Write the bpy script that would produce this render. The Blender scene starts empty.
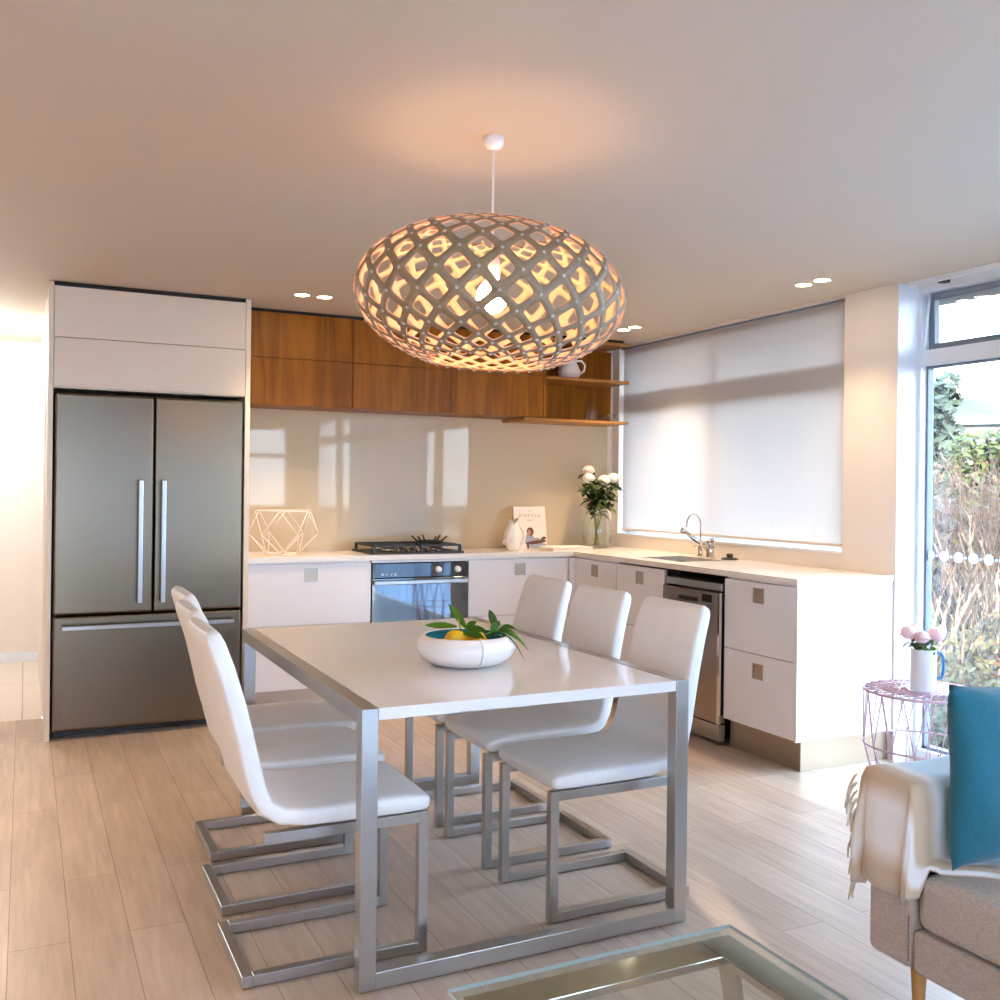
import bpy, bmesh, math, random
from mathutils import Vector, Matrix, noise
random.seed(7)
PI = math.pi
scene = bpy.context.scene
COL = scene.collection

# ------------------------------------------------------------------ materials
def lin(c):
    out = []
    for v in c:
        v = v / 255.0
        out.append(v / 12.92 if v <= .04045 else ((v + .055) / 1.055) ** 2.4)
    return out

def new_mat(name):
    m = bpy.data.materials.new(name); m.use_nodes = True
    nt = m.node_tree
    b = nt.nodes.get('Principled BSDF')
    return m, nt, b

def setin(b, name, v):
    if name in b.inputs: b.inputs[name].default_value = v

def coords(nt, scale=(1, 1, 1), rot=(0, 0, 0)):
    tc = nt.nodes.new('ShaderNodeTexCoord'); mp = nt.nodes.new('ShaderNodeMapping')
    mp.inputs['Scale'].default_value = scale; mp.inputs['Rotation'].default_value = rot
    nt.links.new(tc.outputs['Object'], mp.inputs['Vector'])
    return mp.outputs['Vector']

def ramp(nt, fac, stops):
    r = nt.nodes.new('ShaderNodeValToRGB')
    e = r.color_ramp.elements
    while len(e) < len(stops): e.new(.5)
    for el, (p, c) in zip(e, stops):
        el.position = p; el.color = (c[0], c[1], c[2], 1)
    nt.links.new(fac, r.inputs['Fac'])
    return r.outputs['Color']

def plain(name, rgb, rough=.5, metal=0, var=.06, scale=(8, 8, 8), bump=0, spec=.5, coat=0, sheen=0, bscale=None):
    """one colour with a faint procedural mottling and optional fine bump"""
    m, nt, b = new_mat(name)
    c = lin(rgb)
    n = nt.nodes.new('ShaderNodeTexNoise'); n.inputs['Detail'].default_value = 4
    n.inputs['Scale'].default_value = 1
    nt.links.new(coords(nt, scale), n.inputs['Vector'])
    col = ramp(nt, n.outputs['Fac'], [(.3, [x * (1 - var) for x in c]), (.7, [min(1, x * (1 + var)) for x in c])])
    nt.links.new(col, b.inputs['Base Color'])
    setin(b, 'Roughness', rough); setin(b, 'Metallic', metal); setin(b, 'Specular IOR Level', spec)
    setin(b, 'Coat Weight', coat); setin(b, 'Coat Roughness', .05); setin(b, 'Sheen Weight', sheen)
    if bump:
        n2 = nt.nodes.new('ShaderNodeTexNoise'); n2.inputs['Scale'].default_value = 1; n2.inputs['Detail'].default_value = 3
        nt.links.new(coords(nt, bscale or [s * 30 for s in scale]), n2.inputs['Vector'])
        bp = nt.nodes.new('ShaderNodeBump'); bp.inputs['Strength'].default_value = bump; bp.inputs['Distance'].default_value = .002
        nt.links.new(n2.outputs['Fac'], bp.inputs['Height']); nt.links.new(bp.outputs['Normal'], b.inputs['Normal'])
    return m

def brushed(name, rgb, rough=.25, stretch=(400, 400, 6), var=.012):
    m, nt, b = new_mat(name)
    c = lin(rgb)
    n = nt.nodes.new('ShaderNodeTexNoise'); n.inputs['Scale'].default_value = 1; n.inputs['Detail'].default_value = 3
    nt.links.new(coords(nt, stretch), n.inputs['Vector'])
    nt.links.new(ramp(nt, n.outputs['Fac'], [(.3, [x * (1 - var) for x in c]), (.7, [min(1, x * (1 + var)) for x in c])]), b.inputs['Base Color'])
    mr = nt.nodes.new('ShaderNodeMapRange'); mr.inputs['To Min'].default_value = rough * .97; mr.inputs['To Max'].default_value = rough * 1.03
    nt.links.new(n.outputs['Fac'], mr.inputs['Value']); nt.links.new(mr.outputs['Result'], b.inputs['Roughness'])
    setin(b, 'Metallic', 1)
    return m

def veneer(name, dark, light, axis=2, rough=.38):
    m, nt, b = new_mat(name)
    s = [7, 7, 7]; s[axis] = .55
    n = nt.nodes.new('ShaderNodeTexNoise'); n.inputs['Scale'].default_value = 1; n.inputs['Detail'].default_value = 2; n.inputs['Distortion'].default_value = .6
    v = coords(nt, s); nt.links.new(v, n.inputs['Vector'])
    mul = nt.nodes.new('ShaderNodeMath'); mul.operation = 'MULTIPLY'; mul.inputs[1].default_value = 9
    nt.links.new(n.outputs['Fac'], mul.inputs[0])
    fr = nt.nodes.new('ShaderNodeMath'); fr.operation = 'PINGPONG'; fr.inputs[1].default_value = 1
    nt.links.new(mul.outputs[0], fr.inputs[0])
    s2 = [160, 160, 160]; s2[axis] = 5
    g = nt.nodes.new('ShaderNodeTexNoise'); g.inputs['Scale'].default_value = 1; g.inputs['Detail'].default_value = 3
    nt.links.new(coords(nt, s2), g.inputs['Vector'])
    ad = nt.nodes.new('ShaderNodeMath'); ad.operation = 'MULTIPLY_ADD'; ad.inputs[1].default_value = .45; 
    nt.links.new(fr.outputs[0], ad.inputs[0]); 
    gm = nt.nodes.new('ShaderNodeMath'); gm.operation = 'MULTIPLY'; gm.inputs[1].default_value = .6
    nt.links.new(g.outputs['Fac'], gm.inputs[0]); nt.links.new(gm.outputs[0], ad.inputs[2])
    nt.links.new(ramp(nt, ad.outputs[0], [(.15, lin(dark)), (.75, lin(light))]), b.inputs['Base Color'])
    setin(b, 'Roughness', rough); setin(b, 'Specular IOR Level', .22)
    return m

def emis(name, rgb, strength):
    m = bpy.data.materials.new(name); m.use_nodes = True; nt = m.node_tree; nt.nodes.clear()
    o = nt.nodes.new('ShaderNodeOutputMaterial'); e = nt.nodes.new('ShaderNodeEmission')
    e.inputs['Color'].default_value = (*rgb, 1); e.inputs['Strength'].default_value = strength
    nt.links.new(e.outputs[0], o.inputs[0])
    return m

def thin_glass(name, tint=(1, 1, 1), refl=1.0):
    m = bpy.data.materials.new(name); m.use_nodes = True; nt = m.node_tree; nt.nodes.clear()
    o = nt.nodes.new('ShaderNodeOutputMaterial'); t = nt.nodes.new('ShaderNodeBsdfTransparent'); g = nt.nodes.new('ShaderNodeBsdfGlossy')
    mx = nt.nodes.new('ShaderNodeMixShader'); f = nt.nodes.new('ShaderNodeLayerWeight'); f.inputs['Blend'].default_value = .5
    pw = nt.nodes.new('ShaderNodeMath'); pw.operation = 'POWER'; pw.inputs[1].default_value = 4.5; nt.links.new(f.outputs['Facing'], pw.inputs[0])
    fa = nt.nodes.new('ShaderNodeMath'); fa.operation = 'MULTIPLY_ADD'; fa.inputs[1].default_value = .85; fa.inputs[2].default_value = .045; nt.links.new(pw.outputs[0], fa.inputs[0])
    n = nt.nodes.new('ShaderNodeTexNoise'); n.inputs['Scale'].default_value = .7
    c = ramp(nt, n.outputs['Fac'], [(.3, [x * .985 for x in tint]), (.7, tint)])
    nt.links.new(c, t.inputs['Color'])
    g.inputs['Roughness'].default_value = .01
    mm = nt.nodes.new('ShaderNodeMath'); mm.operation = 'MULTIPLY'; mm.inputs[1].default_value = refl
    nt.links.new(fa.outputs[0], mm.inputs[0]); nt.links.new(mm.outputs[0], mx.inputs[0])
    nt.links.new(t.outputs[0], mx.inputs[1]); nt.links.new(g.outputs[0], mx.inputs[2]); nt.links.new(mx.outputs[0], o.inputs[0])
    return m

def cloth_translucent(name, rgb, trans=.5, weave=600):
    m = bpy.data.materials.new(name); m.use_nodes = True; nt = m.node_tree; nt.nodes.clear()
    o = nt.nodes.new('ShaderNodeOutputMaterial'); d = nt.nodes.new('ShaderNodeBsdfDiffuse'); t = nt.nodes.new('ShaderNodeBsdfTranslucent'); mx = nt.nodes.new('ShaderNodeMixShader')
    n = nt.nodes.new('ShaderNodeTexNoise'); n.inputs['Scale'].default_value = 1; n.inputs['Detail'].default_value = 2
    nt.links.new(coords(nt, (weave, weave, 3)), n.inputs['Vector'])
    c = lin(rgb); col = ramp(nt, n.outputs['Fac'], [(.3, [x * .96 for x in c]), (.7, c)])
    nt.links.new(col, d.inputs['Color']); nt.links.new(col, t.inputs['Color']); mx.inputs[0].default_value = trans
    nt.links.new(d.outputs[0], mx.inputs[1]); nt.links.new(t.outputs[0], mx.inputs[2]); nt.links.new(mx.outputs[0], o.inputs[0])
    return m

def floor_mat():
    m, nt, b = new_mat('oak_laminate_planks')
    tc = nt.nodes.new('ShaderNodeTexCoord'); sp = nt.nodes.new('ShaderNodeSeparateXYZ'); cb = nt.nodes.new('ShaderNodeCombineXYZ')
    nt.links.new(tc.outputs['Object'], sp.inputs[0])
    nt.links.new(sp.outputs['Y'], cb.inputs['X']); nt.links.new(sp.outputs['X'], cb.inputs['Y'])
    mp = nt.nodes.new('ShaderNodeMapping'); mp.inputs['Location'].default_value = (.3, .03, 0)
    nt.links.new(cb.outputs[0], mp.inputs['Vector'])
    br = nt.nodes.new('ShaderNodeTexBrick'); br.offset = .37; br.offset_frequency = 2
    br.inputs['Scale'].default_value = 1; br.inputs['Brick Width'].default_value = 1.29; br.inputs['Row Height'].default_value = .162
    br.inputs['Mortar Size'].default_value = .0013; br.inputs['Mortar Smooth'].default_value = .2; br.inputs['Bias'].default_value = 0
    br.inputs['Color1'].default_value = (*lin((192, 168, 148)), 1); br.inputs['Color2'].default_value = (*lin((209, 187, 167)), 1)
    br.inputs['Mortar'].default_value = (*lin((140, 116, 92)), 1)
    nt.links.new(mp.outputs[0], br.inputs['Vector'])
    # long grain and cross-cut scuffs
    g = nt.nodes.new('ShaderNodeTexNoise'); g.inputs['Scale'].default_value = 1; g.inputs['Detail'].default_value = 5; g.inputs['Distortion'].default_value = .5
    nt.links.new(coords(nt, (42, 3.2, 1)), g.inputs['Vector'])
    k = nt.nodes.new('ShaderNodeTexNoise'); k.inputs['Scale'].default_value = 1; k.inputs['Detail'].default_value = 4
    nt.links.new(coords(nt, (9, 2.2, 1)), k.inputs['Vector'])
    c1 = ramp(nt, g.outputs['Fac'], [(.3, (.80, .78, .76)), (.68, (1.08, 1.08, 1.08))])
    c2 = ramp(nt, k.outputs['Fac'], [(.3, (.86, .85, .84)), (.7, (1.06, 1.06, 1.06))])
    m1 = nt.nodes.new('ShaderNodeMixRGB'); m1.blend_type = 'MULTIPLY'; m1.inputs[0].default_value = .75
    nt.links.new(br.outputs['Color'], m1.inputs[1]); nt.links.new(c1, m1.inputs[2])
    m2 = nt.nodes.new('ShaderNodeMixRGB'); m2.blend_type = 'MULTIPLY'; m2.inputs[0].default_value = .8
    nt.links.new(m1.outputs[0], m2.inputs[1]); nt.links.new(c2, m2.inputs[2])
    nt.links.new(m2.outputs[0], b.inputs['Base Color'])
    setin(b, 'Roughness', .38); setin(b, 'Specular IOR Level', .45)
    bp = nt.nodes.new('ShaderNodeBump'); bp.inputs['Strength'].default_value = .25; bp.inputs['Distance'].default_value = .001
    inv = nt.nodes.new('ShaderNodeMath'); inv.operation = 'SUBTRACT'; inv.inputs[0].default_value = 1
    nt.links.new(br.outputs['Fac'], inv.inputs[1]); nt.links.new(inv.outputs[0], bp.inputs['Height']); nt.links.new(bp.outputs['Normal'], b.inputs['Normal'])
    return m

def tile_mat():
    m, nt, b = new_mat('hall_tile')
    br = nt.nodes.new('ShaderNodeTexBrick'); br.offset = 0
    br.inputs['Scale'].default_value = 1; br.inputs['Brick Width'].default_value = .6; br.inputs['Row Height'].default_value = 1.2
    br.inputs['Mortar Size'].default_value = .004
    br.inputs['Color1'].default_value = (*lin((222, 208, 192)), 1); br.inputs['Color2'].default_value = (*lin((226, 213, 198)), 1); br.inputs['Mortar'].default_value = (*lin((180, 160, 140)), 1)
    nt.links.new(coords(nt), br.inputs['Vector']); nt.links.new(br.outputs['Color'], b.inputs['Base Color'])
    setin(b, 'Roughness', .3)
    return m

def leafmat(name, a, bcol, rough=.55):
    m, nt, b = new_mat(name)
    n = nt.nodes.new('ShaderNodeTexNoise'); n.inputs['Scale'].default_value = 1; n.inputs['Detail'].default_value = 4
    sc_ = .06 if 'hill' in name else 5
    nt.links.new(coords(nt, (sc_, sc_, sc_)), n.inputs['Vector'])
    nt.links.new(ramp(nt, n.outputs['Fac'], [(.35, lin(a)), (.65, lin(bcol))]), b.inputs['Base Color'])
    setin(b, 'Roughness', rough)
    return m

def stripes_mat():
    """throw: off-white with soft tan and pale blue bands; band position is the U map"""
    m, nt, b = new_mat('throw_wool')
    uv = nt.nodes.new('ShaderNodeUVMap'); sp = nt.nodes.new('ShaderNodeSeparateXYZ'); nt.links.new(uv.outputs[0], sp.inputs[0])
    W, T, B = lin((246, 241, 236)), lin((214, 188, 158)), lin((200, 226, 238))
    c = ramp(nt, sp.outputs['X'], [(0, W), (.34, W), (.40, B), (.54, B), (.575, W), (.60, T), (.66, T), (.72, W), (.86, W), (.93, T), (1, lin((206, 190, 170)))])  # tan band at the arm's front fold also paints in the fold's shade
    n = nt.nodes.new('ShaderNodeTexNoise'); n.inputs['Scale'].default_value = 1; n.inputs['Detail'].default_value = 2
    nt.links.new(coords(nt, (220, 220, 220)), n.inputs['Vector'])
    mx = nt.nodes.new('ShaderNodeMixRGB'); mx.blend_type = 'MULTIPLY'; mx.inputs[0].default_value = .12
    nt.links.new(c, mx.inputs[1]); nt.links.new(n.outputs['Fac'], mx.inputs[2]); nt.links.new(mx.outputs[0], b.inputs['Base Color'])
    setin(b, 'Roughness', .9); setin(b, 'Sheen Weight', .3)
    bp = nt.nodes.new('ShaderNodeBump'); bp.inputs['Strength'].default_value = .4; bp.inputs['Distance'].default_value = .002
    nt.links.new(n.outputs['Fac'], bp.inputs['Height']); nt.links.new(bp.outputs['Normal'], b.inputs['Normal'])
    return m

M = {}
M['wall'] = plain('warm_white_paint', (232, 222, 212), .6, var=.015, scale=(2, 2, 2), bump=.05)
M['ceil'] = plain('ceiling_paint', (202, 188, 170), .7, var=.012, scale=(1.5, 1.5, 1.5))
M['white_trim'] = plain('white_powdercoat', (226, 230, 236), .4, var=.015)
M['grey_seal'] = plain('grey_glazing_seal', (120, 130, 142), .5)
M['cab'] = plain('white_lacquer', (232, 226, 224), .22, var=.012, scale=(3, 3, 3), coat=.3)
M['cream'] = plain('cream_lacquer', (226, 209, 186), .35, var=.012, scale=(3, 3, 3))
M['gap'] = plain('shadow_gap_black', (30, 24, 18), .7)
M['top'] = plain('pale_stone_worktop', (236, 226, 214), .22, var=.03, scale=(60, 60, 60))
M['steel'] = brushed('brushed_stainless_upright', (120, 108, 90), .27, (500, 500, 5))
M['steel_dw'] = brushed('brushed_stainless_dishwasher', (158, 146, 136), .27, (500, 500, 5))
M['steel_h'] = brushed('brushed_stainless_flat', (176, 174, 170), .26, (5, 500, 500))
M['frame_steel'] = brushed('satin_steel_tube', (186, 185, 182), .30, (90, 90, 90))
M['chrome'] = plain('polished_chrome', (214, 212, 208), .07, 1, var=.02)
M['pull'] = brushed('recessed_pull_steel', (176, 168, 158), .4, (300, 8, 8))
M['kick'] = brushed('brushed_kickboard', (176, 160, 142), .38, (6, 6, 300))
M['splash'] = plain('beige_back_painted_glass', (206, 186, 154), .03, var=.01, scale=(1, 1, 1), spec=.3)
M['veneer'] = veneer('walnut_veneer', (116, 62, 2), (166, 100, 12))
M['veneer_x'] = veneer('walnut_shelf_veneer', (140, 92, 42), (188, 134, 72), axis=0)
M['black_glass'] = plain('black_oven_glass', (26, 32, 36), .03, var=.05, spec=.8, coat=.6)
M['mirror_glass'] = plain('mirrored_oven_glass', (120, 126, 128), .03, .85, var=.03)
M['black_iron'] = plain('cast_iron', (38, 36, 34), .5, var=.2, scale=(60, 60, 60), bump=.2)
M['leather'] = plain('white_leather', (238, 236, 233), .42, var=.02, scale=(14, 14, 14), bump=.18, bscale=(220, 220, 220))
M['gloss_white'] = plain('gloss_white_tabletop', (236, 232, 228), .1, var=.008, scale=(3, 3, 3), coat=.3)
M['ceramic'] = plain('white_ceramic', (238, 234, 230), .3, var=.012, coat=.2)
M['cream_ceramic'] = plain('cream_ceramic', (240, 228, 208), .25, var=.03, scale=(30, 30, 30), coat=.3)
M['teal_glaze'] = plain('teal_glaze', (72, 160, 172), .2, var=.06, scale=(20, 20, 20))
M['lemon'] = plain('lemon_peel', (236, 184, 24), .4, var=.1, scale=(40, 40, 40), bump=.3, bscale=(500, 500, 500))
M['leaf'] = leafmat('lemon_leaf', (48, 88, 22), (96, 136, 38), .35)
M['stem'] = leafmat('green_stem', (110, 130, 50), (150, 160, 70))
M['dark_leaf'] = leafmat('flower_leaf', (44, 66, 24), (86, 108, 44))
M['white_petal'] = plain('white_petal', (248, 236, 222), .6, var=.04, scale=(60, 60, 60))
M['pink_petal'] = plain('pink_petal', (244, 208, 208), .6, var=.08, scale=(60, 60, 60))
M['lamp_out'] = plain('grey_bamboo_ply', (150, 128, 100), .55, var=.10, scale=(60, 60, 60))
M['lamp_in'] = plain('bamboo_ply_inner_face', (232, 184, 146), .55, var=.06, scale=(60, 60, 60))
M['rivet'] = plain('nylon_rivet', (196, 190, 180), .35)
M['blind'] = cloth_translucent('roller_blind_cloth', (222, 217, 214), .48, 400)
M['curtain'] = cloth_translucent('sheer_curtain_cloth', (216, 234, 255), .88, 500)  # cloth tinted blue so the daylight through it turns cooler
M['added_heavy_curtain'] = cloth_translucent('added_curtain_cloth', (184, 204, 236), .27, 500)  # blue tint cools the rear daylight; cloth of an added curtain
M['glass'] = thin_glass('window_glass')
M['clear'] = thin_glass('clear_glassware', (.96, .975, .97), 1.2)
M['table_glass'] = thin_glass('table_glass', (.90, .945, .93), 1.0)
M['glass_edge'] = plain('pale_glass_edge', (206, 220, 218), .1, var=.05, spec=.8)
M['water'] = thin_glass('water', (.985, .99, .98), .35)
M['dot'] = cloth_translucent('frosted_decal', (214, 228, 246), .7, 40)
M['floor'] = floor_mat(); M['tile'] = tile_mat()
M['sofa'] = plain('taupe_weave', (192, 177, 163), .9, var=.16, scale=(90, 90, 350), bump=.5, bscale=(420, 420, 420), sheen=.2)
M['teal'] = plain('teal_linen', (28, 106, 126), .9, var=.14, scale=(300, 300, 90), bump=.5, bscale=(500, 500, 500), sheen=.25)
M['throw'] = stripes_mat()
M['fringe'] = plain('wool_fringe', (214, 200, 180), .95, var=.08)
M['oak'] = veneer('oak_leg', (170, 120, 66), (206, 158, 98), axis=2, rough=.45)
M['pink_wire'] = plain('dusty_pink_wire', (206, 176, 190), .4, var=.03)
M['white_wire'] = plain('white_wire', (244, 228, 212), .4, var=.03)
M['blue_enamel'] = plain('blue_enamel', (44, 108, 168), .3, var=.04)
M['white_enamel'] = plain('white_enamel', (232, 236, 236), .35, var=.015)
M['book'] = plain('book_cover_paper', (232, 214, 198), .6, var=.012)
M['ink'] = plain('grey_brown_ink', (150, 128, 112), .7)
M['paper'] = plain('paper', (244, 232, 220), .8, var=.015)
M['pink_paper'] = plain('pink_paper', (236, 196, 190), .8)
M['skin'] = plain('printed_skin_tone', (176, 128, 104), .7)
M['hair'] = plain('printed_brown', (98, 62, 46), .7)
M['greyblue'] = plain('printed_grey_blue', (150, 154, 168), .7, var=.1, scale=(90, 90, 90))
M['darkgreen'] = plain('printed_dark_green', (72, 84, 66), .7)
M['black_plastic'] = plain('black_plastic', (34, 32, 30), .4)
M['display'] = plain('dark_display', (44, 34, 28), .15)
M['bulb'] = emis('frosted_bulb_glow', (1.0, .70, .42), 36)
M['spot'] = emis('downlight_glow', (1.0, .80, .58), 18)
M['hall_lamp'] = emis('hall_lamp_glow', (.92, .96, 1.0), 4)
M['bark'] = leafmat('pale_bark', (104, 88, 70), (125, 110, 92), .8)
M['twig'] = leafmat('twig_bark', (59, 42, 33), (73, 55, 44), .85)
M['autumn'] = leafmat('autumn_leaf', (83, 55, 15), (52, 55, 17), .7)
M['bushleaf'] = leafmat('bush_leaf', (42, 48, 17), (75, 66, 30), .7)
M['conifer'] = leafmat('conifer_needles', (24, 37, 26), (45, 55, 36), .8)
M['hedge'] = leafmat('hedge_leaf', (39, 53, 12), (63, 70, 24), .8)
M['bank'] = leafmat('scrub_bank', (24, 19, 14), (39, 30, 19), .95)
M['hill'] = leafmat('dry_grass_hill', (17, 27, 18), (46, 34, 25), .95)
M['house_white'] = plain('white_render', (84, 83, 82), .8, var=.02, scale=(.4, .4, .4))
M['house_window'] = plain('distant_window', (84, 98, 110), .2)
M['house_roof'] = plain('pale_green_roof', (104, 128, 126), .6)
M['brick_red'] = plain('salmon_wall', (130, 84, 74), .8)
M['concrete'] = plain('outside_paving', (120, 118, 114), .85, var=.1)
M['fence'] = plain('slate_fence', (40, 48, 62), .8, var=.1)

# ------------------------------------------------------------------ mesh helpers
def bm_box(bm, x0, x1, y0, y1, z0, z1, bevel=0, segs=2, mi=0):
    v = [bm.verts.new((x, y, z)) for x in (x0, x1) for y in (y0, y1) for z in (z0, z1)]
    f = [(0, 1, 3, 2), (4, 6, 7, 5), (0, 4, 5, 1), (2, 3, 7, 6), (0, 2, 6, 4), (1, 5, 7, 3)]
    fs = [bm.faces.new([v[i] for i in q]) for q in f]
    for q in fs: q.material_index = mi
    if bevel:
        es = list({e for q in fs for e in q.edges})
        r = bmesh.ops.bevel(bm, geom=es, offset=bevel, segments=segs, profile=.5, affect='EDGES')
        for q in r['faces']: q.material_index = mi
    return fs

def frame_of(d):
    d = d.normalized(); up = Vector((0, 0, 1)) if abs(d.z) < .95 else Vector((1, 0, 0))
    a = d.cross(up).normalized(); return a, a.cross(d).normalized()

def bm_tube(bm, pts, rad, segs=8, closed=False, mi=0, caps=True):
    pts = [Vector(p) for p in pts]; n = len(pts)
    rads = rad if isinstance(rad, (list, tuple)) else [rad] * n
    rings = []; pa = None
    for i, p in enumerate(pts):
        if closed: d = pts[(i + 1) % n] - pts[i - 1]
        elif i == 0: d = pts[1] - pts[0]
        elif i == n - 1: d = pts[-1] - pts[-2]
        else: d = (pts[i + 1] - pts[i]).normalized() + (pts[i] - pts[i - 1]).normalized()
        if d.length < 1e-9: d = pts[min(i + 1, n - 1)] - pts[max(i - 1, 0)]
        if d.length < 1e-9: d = Vector((0, 0, 1))
        if pa is None: a, b = frame_of(d)
        else:
            dn = d.normalized(); a = pa - dn * pa.dot(dn)
            if a.length < 1e-6: a, b = frame_of(d)
            a.normalize(); b = dn.cross(a) * -1; b = a.cross(dn)
        pa = a
        rings.append([bm.verts.new(p + (a * math.cos(t) + b * math.sin(t)) * rads[i]) for t in [2 * PI * k / segs for k in range(segs)]])
    m = n if closed else n - 1
    for i in range(m):
        r0, r1 = rings[i], rings[(i + 1) % n]
        for k in range(segs):
            f = bm.faces.new([r0[k], r0[(k + 1) % segs], r1[(k + 1) % segs], r1[k]]); f.smooth = True; f.material_index = mi
    if caps and not closed:
        for r in (rings[0], rings[-1]):
            try: f = bm.faces.new(r); f.material_index = mi
            except ValueError: pass

def bm_lathe(bm, prof, c=(0, 0, 0), segs=32, mi=0, smooth=True, squash=(1, 1)):
    c = Vector(c); rings = []
    for r, z in prof:
        if r < 1e-6: rings.append([bm.verts.new(c + Vector((0, 0, z)))])
        else: rings.append([bm.verts.new(c + Vector((r * squash[0] * math.cos(2 * PI * k / segs), r * squash[1] * math.sin(2 * PI * k / segs), z))) for k in range(segs)])
    for a, b in zip(rings, rings[1:]):
        for k in range(segs):
            k2 = (k + 1) % segs
            vs = [a[k % len(a)], a[k2 % len(a)], b[k2 % len(b)], b[k % len(b)]]
            u = []
            for v in vs:
                if v not in u: u.append(v)
            if len(u) >= 3:
                try: f = bm.faces.new(u); f.smooth = smooth; f.material_index = mi
                except ValueError: pass
    return rings

def bm_ball(bm, c, r, segs=16, rings=10, sc=(1, 1, 1), mi=0):
    prof = [(r * math.sin(PI * i / rings), -r * math.cos(PI * i / rings)) for i in range(rings + 1)]
    n0 = len(bm.verts)
    bm_lathe(bm, prof, (0, 0, 0), segs, mi)
    bm.verts.ensure_lookup_table()
    for v in bm.verts[n0:]:
        v.co = Vector((v.co.x * sc[0], v.co.y * sc[1], v.co.z * sc[2])) + Vector(c)

def xform(bm, n0, mat):
    bm.verts.ensure_lookup_table()
    for v in bm.verts[n0:]: v.co = mat @ v.co

def obj(name, bm, mat, parent=None, origin=None, keep=False):
    """link a bmesh built in world coordinates as ONE mesh object"""
    if not keep: bmesh.ops.recalc_face_normals(bm, faces=bm.faces[:])
    me = bpy.data.meshes.new(name)
    if origin is not None:
        o_ = Vector(origin)
        for v in bm.verts: v.co -= o_
    bm.to_mesh(me); bm.free()
    for m in (mat if isinstance(mat, (list, tuple)) else [mat]): me.materials.append(M[m] if isinstance(m, str) else m)
    o = bpy.data.objects.new(name, me); COL.objects.link(o)
    if origin is not None: o.location = origin
    if parent is not None:
        o.parent = parent
        base = Matrix.Identity(4); q = parent
        while q is not None:
            base = Matrix.Translation(q.location) @ base if q.parent is None else base; q = q.parent
        if parent.parent is None: o.matrix_parent_inverse = Matrix.Translation(parent.location).inverted()
        # a part of a part: the part itself sits at the identity in its thing's world frame
    return o

def box(name, mat, b, parent=None, bevel=0, segs=2, origin=None):
    bm = bmesh.new(); bm_box(bm, *b, bevel=bevel, segs=segs)
    return obj(name, bm, mat, parent, origin)

def tube(name, mat, pts, rad, parent=None, segs=8, closed=False, origin=None):
    bm = bmesh.new(); bm_tube(bm, pts, rad, segs, closed); return obj(name, bm, mat, parent, origin)

def lathe(name, mat, prof, c, parent=None, segs=32, origin=None):
    bm = bmesh.new(); bm_lathe(bm, prof, c, segs); return obj(name, bm, mat, parent, origin)

def tag(o, label, cat, group=None, kind=None):
    o['label'] = label; o['category'] = cat
    if group: o['group'] = group
    if kind: o['kind'] = kind
    return o

def thing(name, label, cat, loc=(0, 0, 0), group=None):
    o = bpy.data.objects.new(name, None); COL.objects.link(o); o.location = loc; o.empty_display_size = .05
    return tag(o, label, cat, group)

def struct(o): o['kind'] = 'structure'; return o

def copy_tree(o, loc=None, rz=None, label=None, parent=None):
    c = o.copy(); COL.objects.link(c)
    if parent is not None: c.parent = parent
    if loc is not None: c.location = loc
    if rz is not None: c.rotation_euler = (0, 0, rz)
    if label: c['label'] = label
    for ch in list(o.children): copy_tree(ch, parent=c)
    return c

# ------------------------------------------------------------------ room constants (metres; x along the back wall, y into the room)
ZC = 2.377; XW = 3.897; YB = 6.132; XC = 3.277; YBF = 5.607; ZK = .92; YF = 5.535; YW = 5.786
XL, YR = -2.7, -3.2     # wall on the other side of the room and wall behind the camera

# ---- floor, ceiling, walls
struct(box('floor', 'floor', (XL, 4.1, YR, 6.10, -.05, 0)))
struct(box('floor_hall', 'tile', (-1.4, .10, 6.10, 8.12, -.05, .0)))
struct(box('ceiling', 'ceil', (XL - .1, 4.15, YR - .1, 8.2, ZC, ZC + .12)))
struct(box('wall_back', 'wall', (.10, XW, YB, YB + .12, 0, ZC)))
struct(box('wall_back_left', 'wall', (XL, -1.4, YB, YB + .12, 0, ZC)))
struct(box('wall_hall_right', 'wall', (.10, .2, YB + .12, 8.1, 0, ZC)))
struct(box('wall_hall_end', 'wall', (-1.5, .2, 8.10, 8.2, 0, ZC)))
struct(box('wall_hall_left', 'wall', (-1.5, -1.4, YB + .12, 8.1, 0, ZC)))
struct(box('baseboard_hall', 'white_trim', (-1.4, .10, 8.085, 8.1, 0, .07)))
struct(box('trim_hall_cornice', 'white_trim', (-1.4, .10, 8.07, 8.1, ZC - .035, ZC)))
struct(box('wall_left', 'wall', (XL - .12, XL, YR, YB + .12, 0, ZC)))
# wall behind the camera with one window, widened to let in more daylight
RW = (-2.0, 3.78, .10, 2.28)
bm = bmesh.new()
bm_box(bm, XL, RW[0], YR - .12, YR, 0, ZC); bm_box(bm, RW[1], 4.05, YR - .12, YR, 0, ZC)
bm_box(bm, RW[0], RW[1], YR - .12, YR, 0, RW[2]); bm_box(bm, RW[0], RW[1], YR - .12, YR, RW[3], ZC)
struct(obj('wall_rear', bm, 'wall'))
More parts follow.
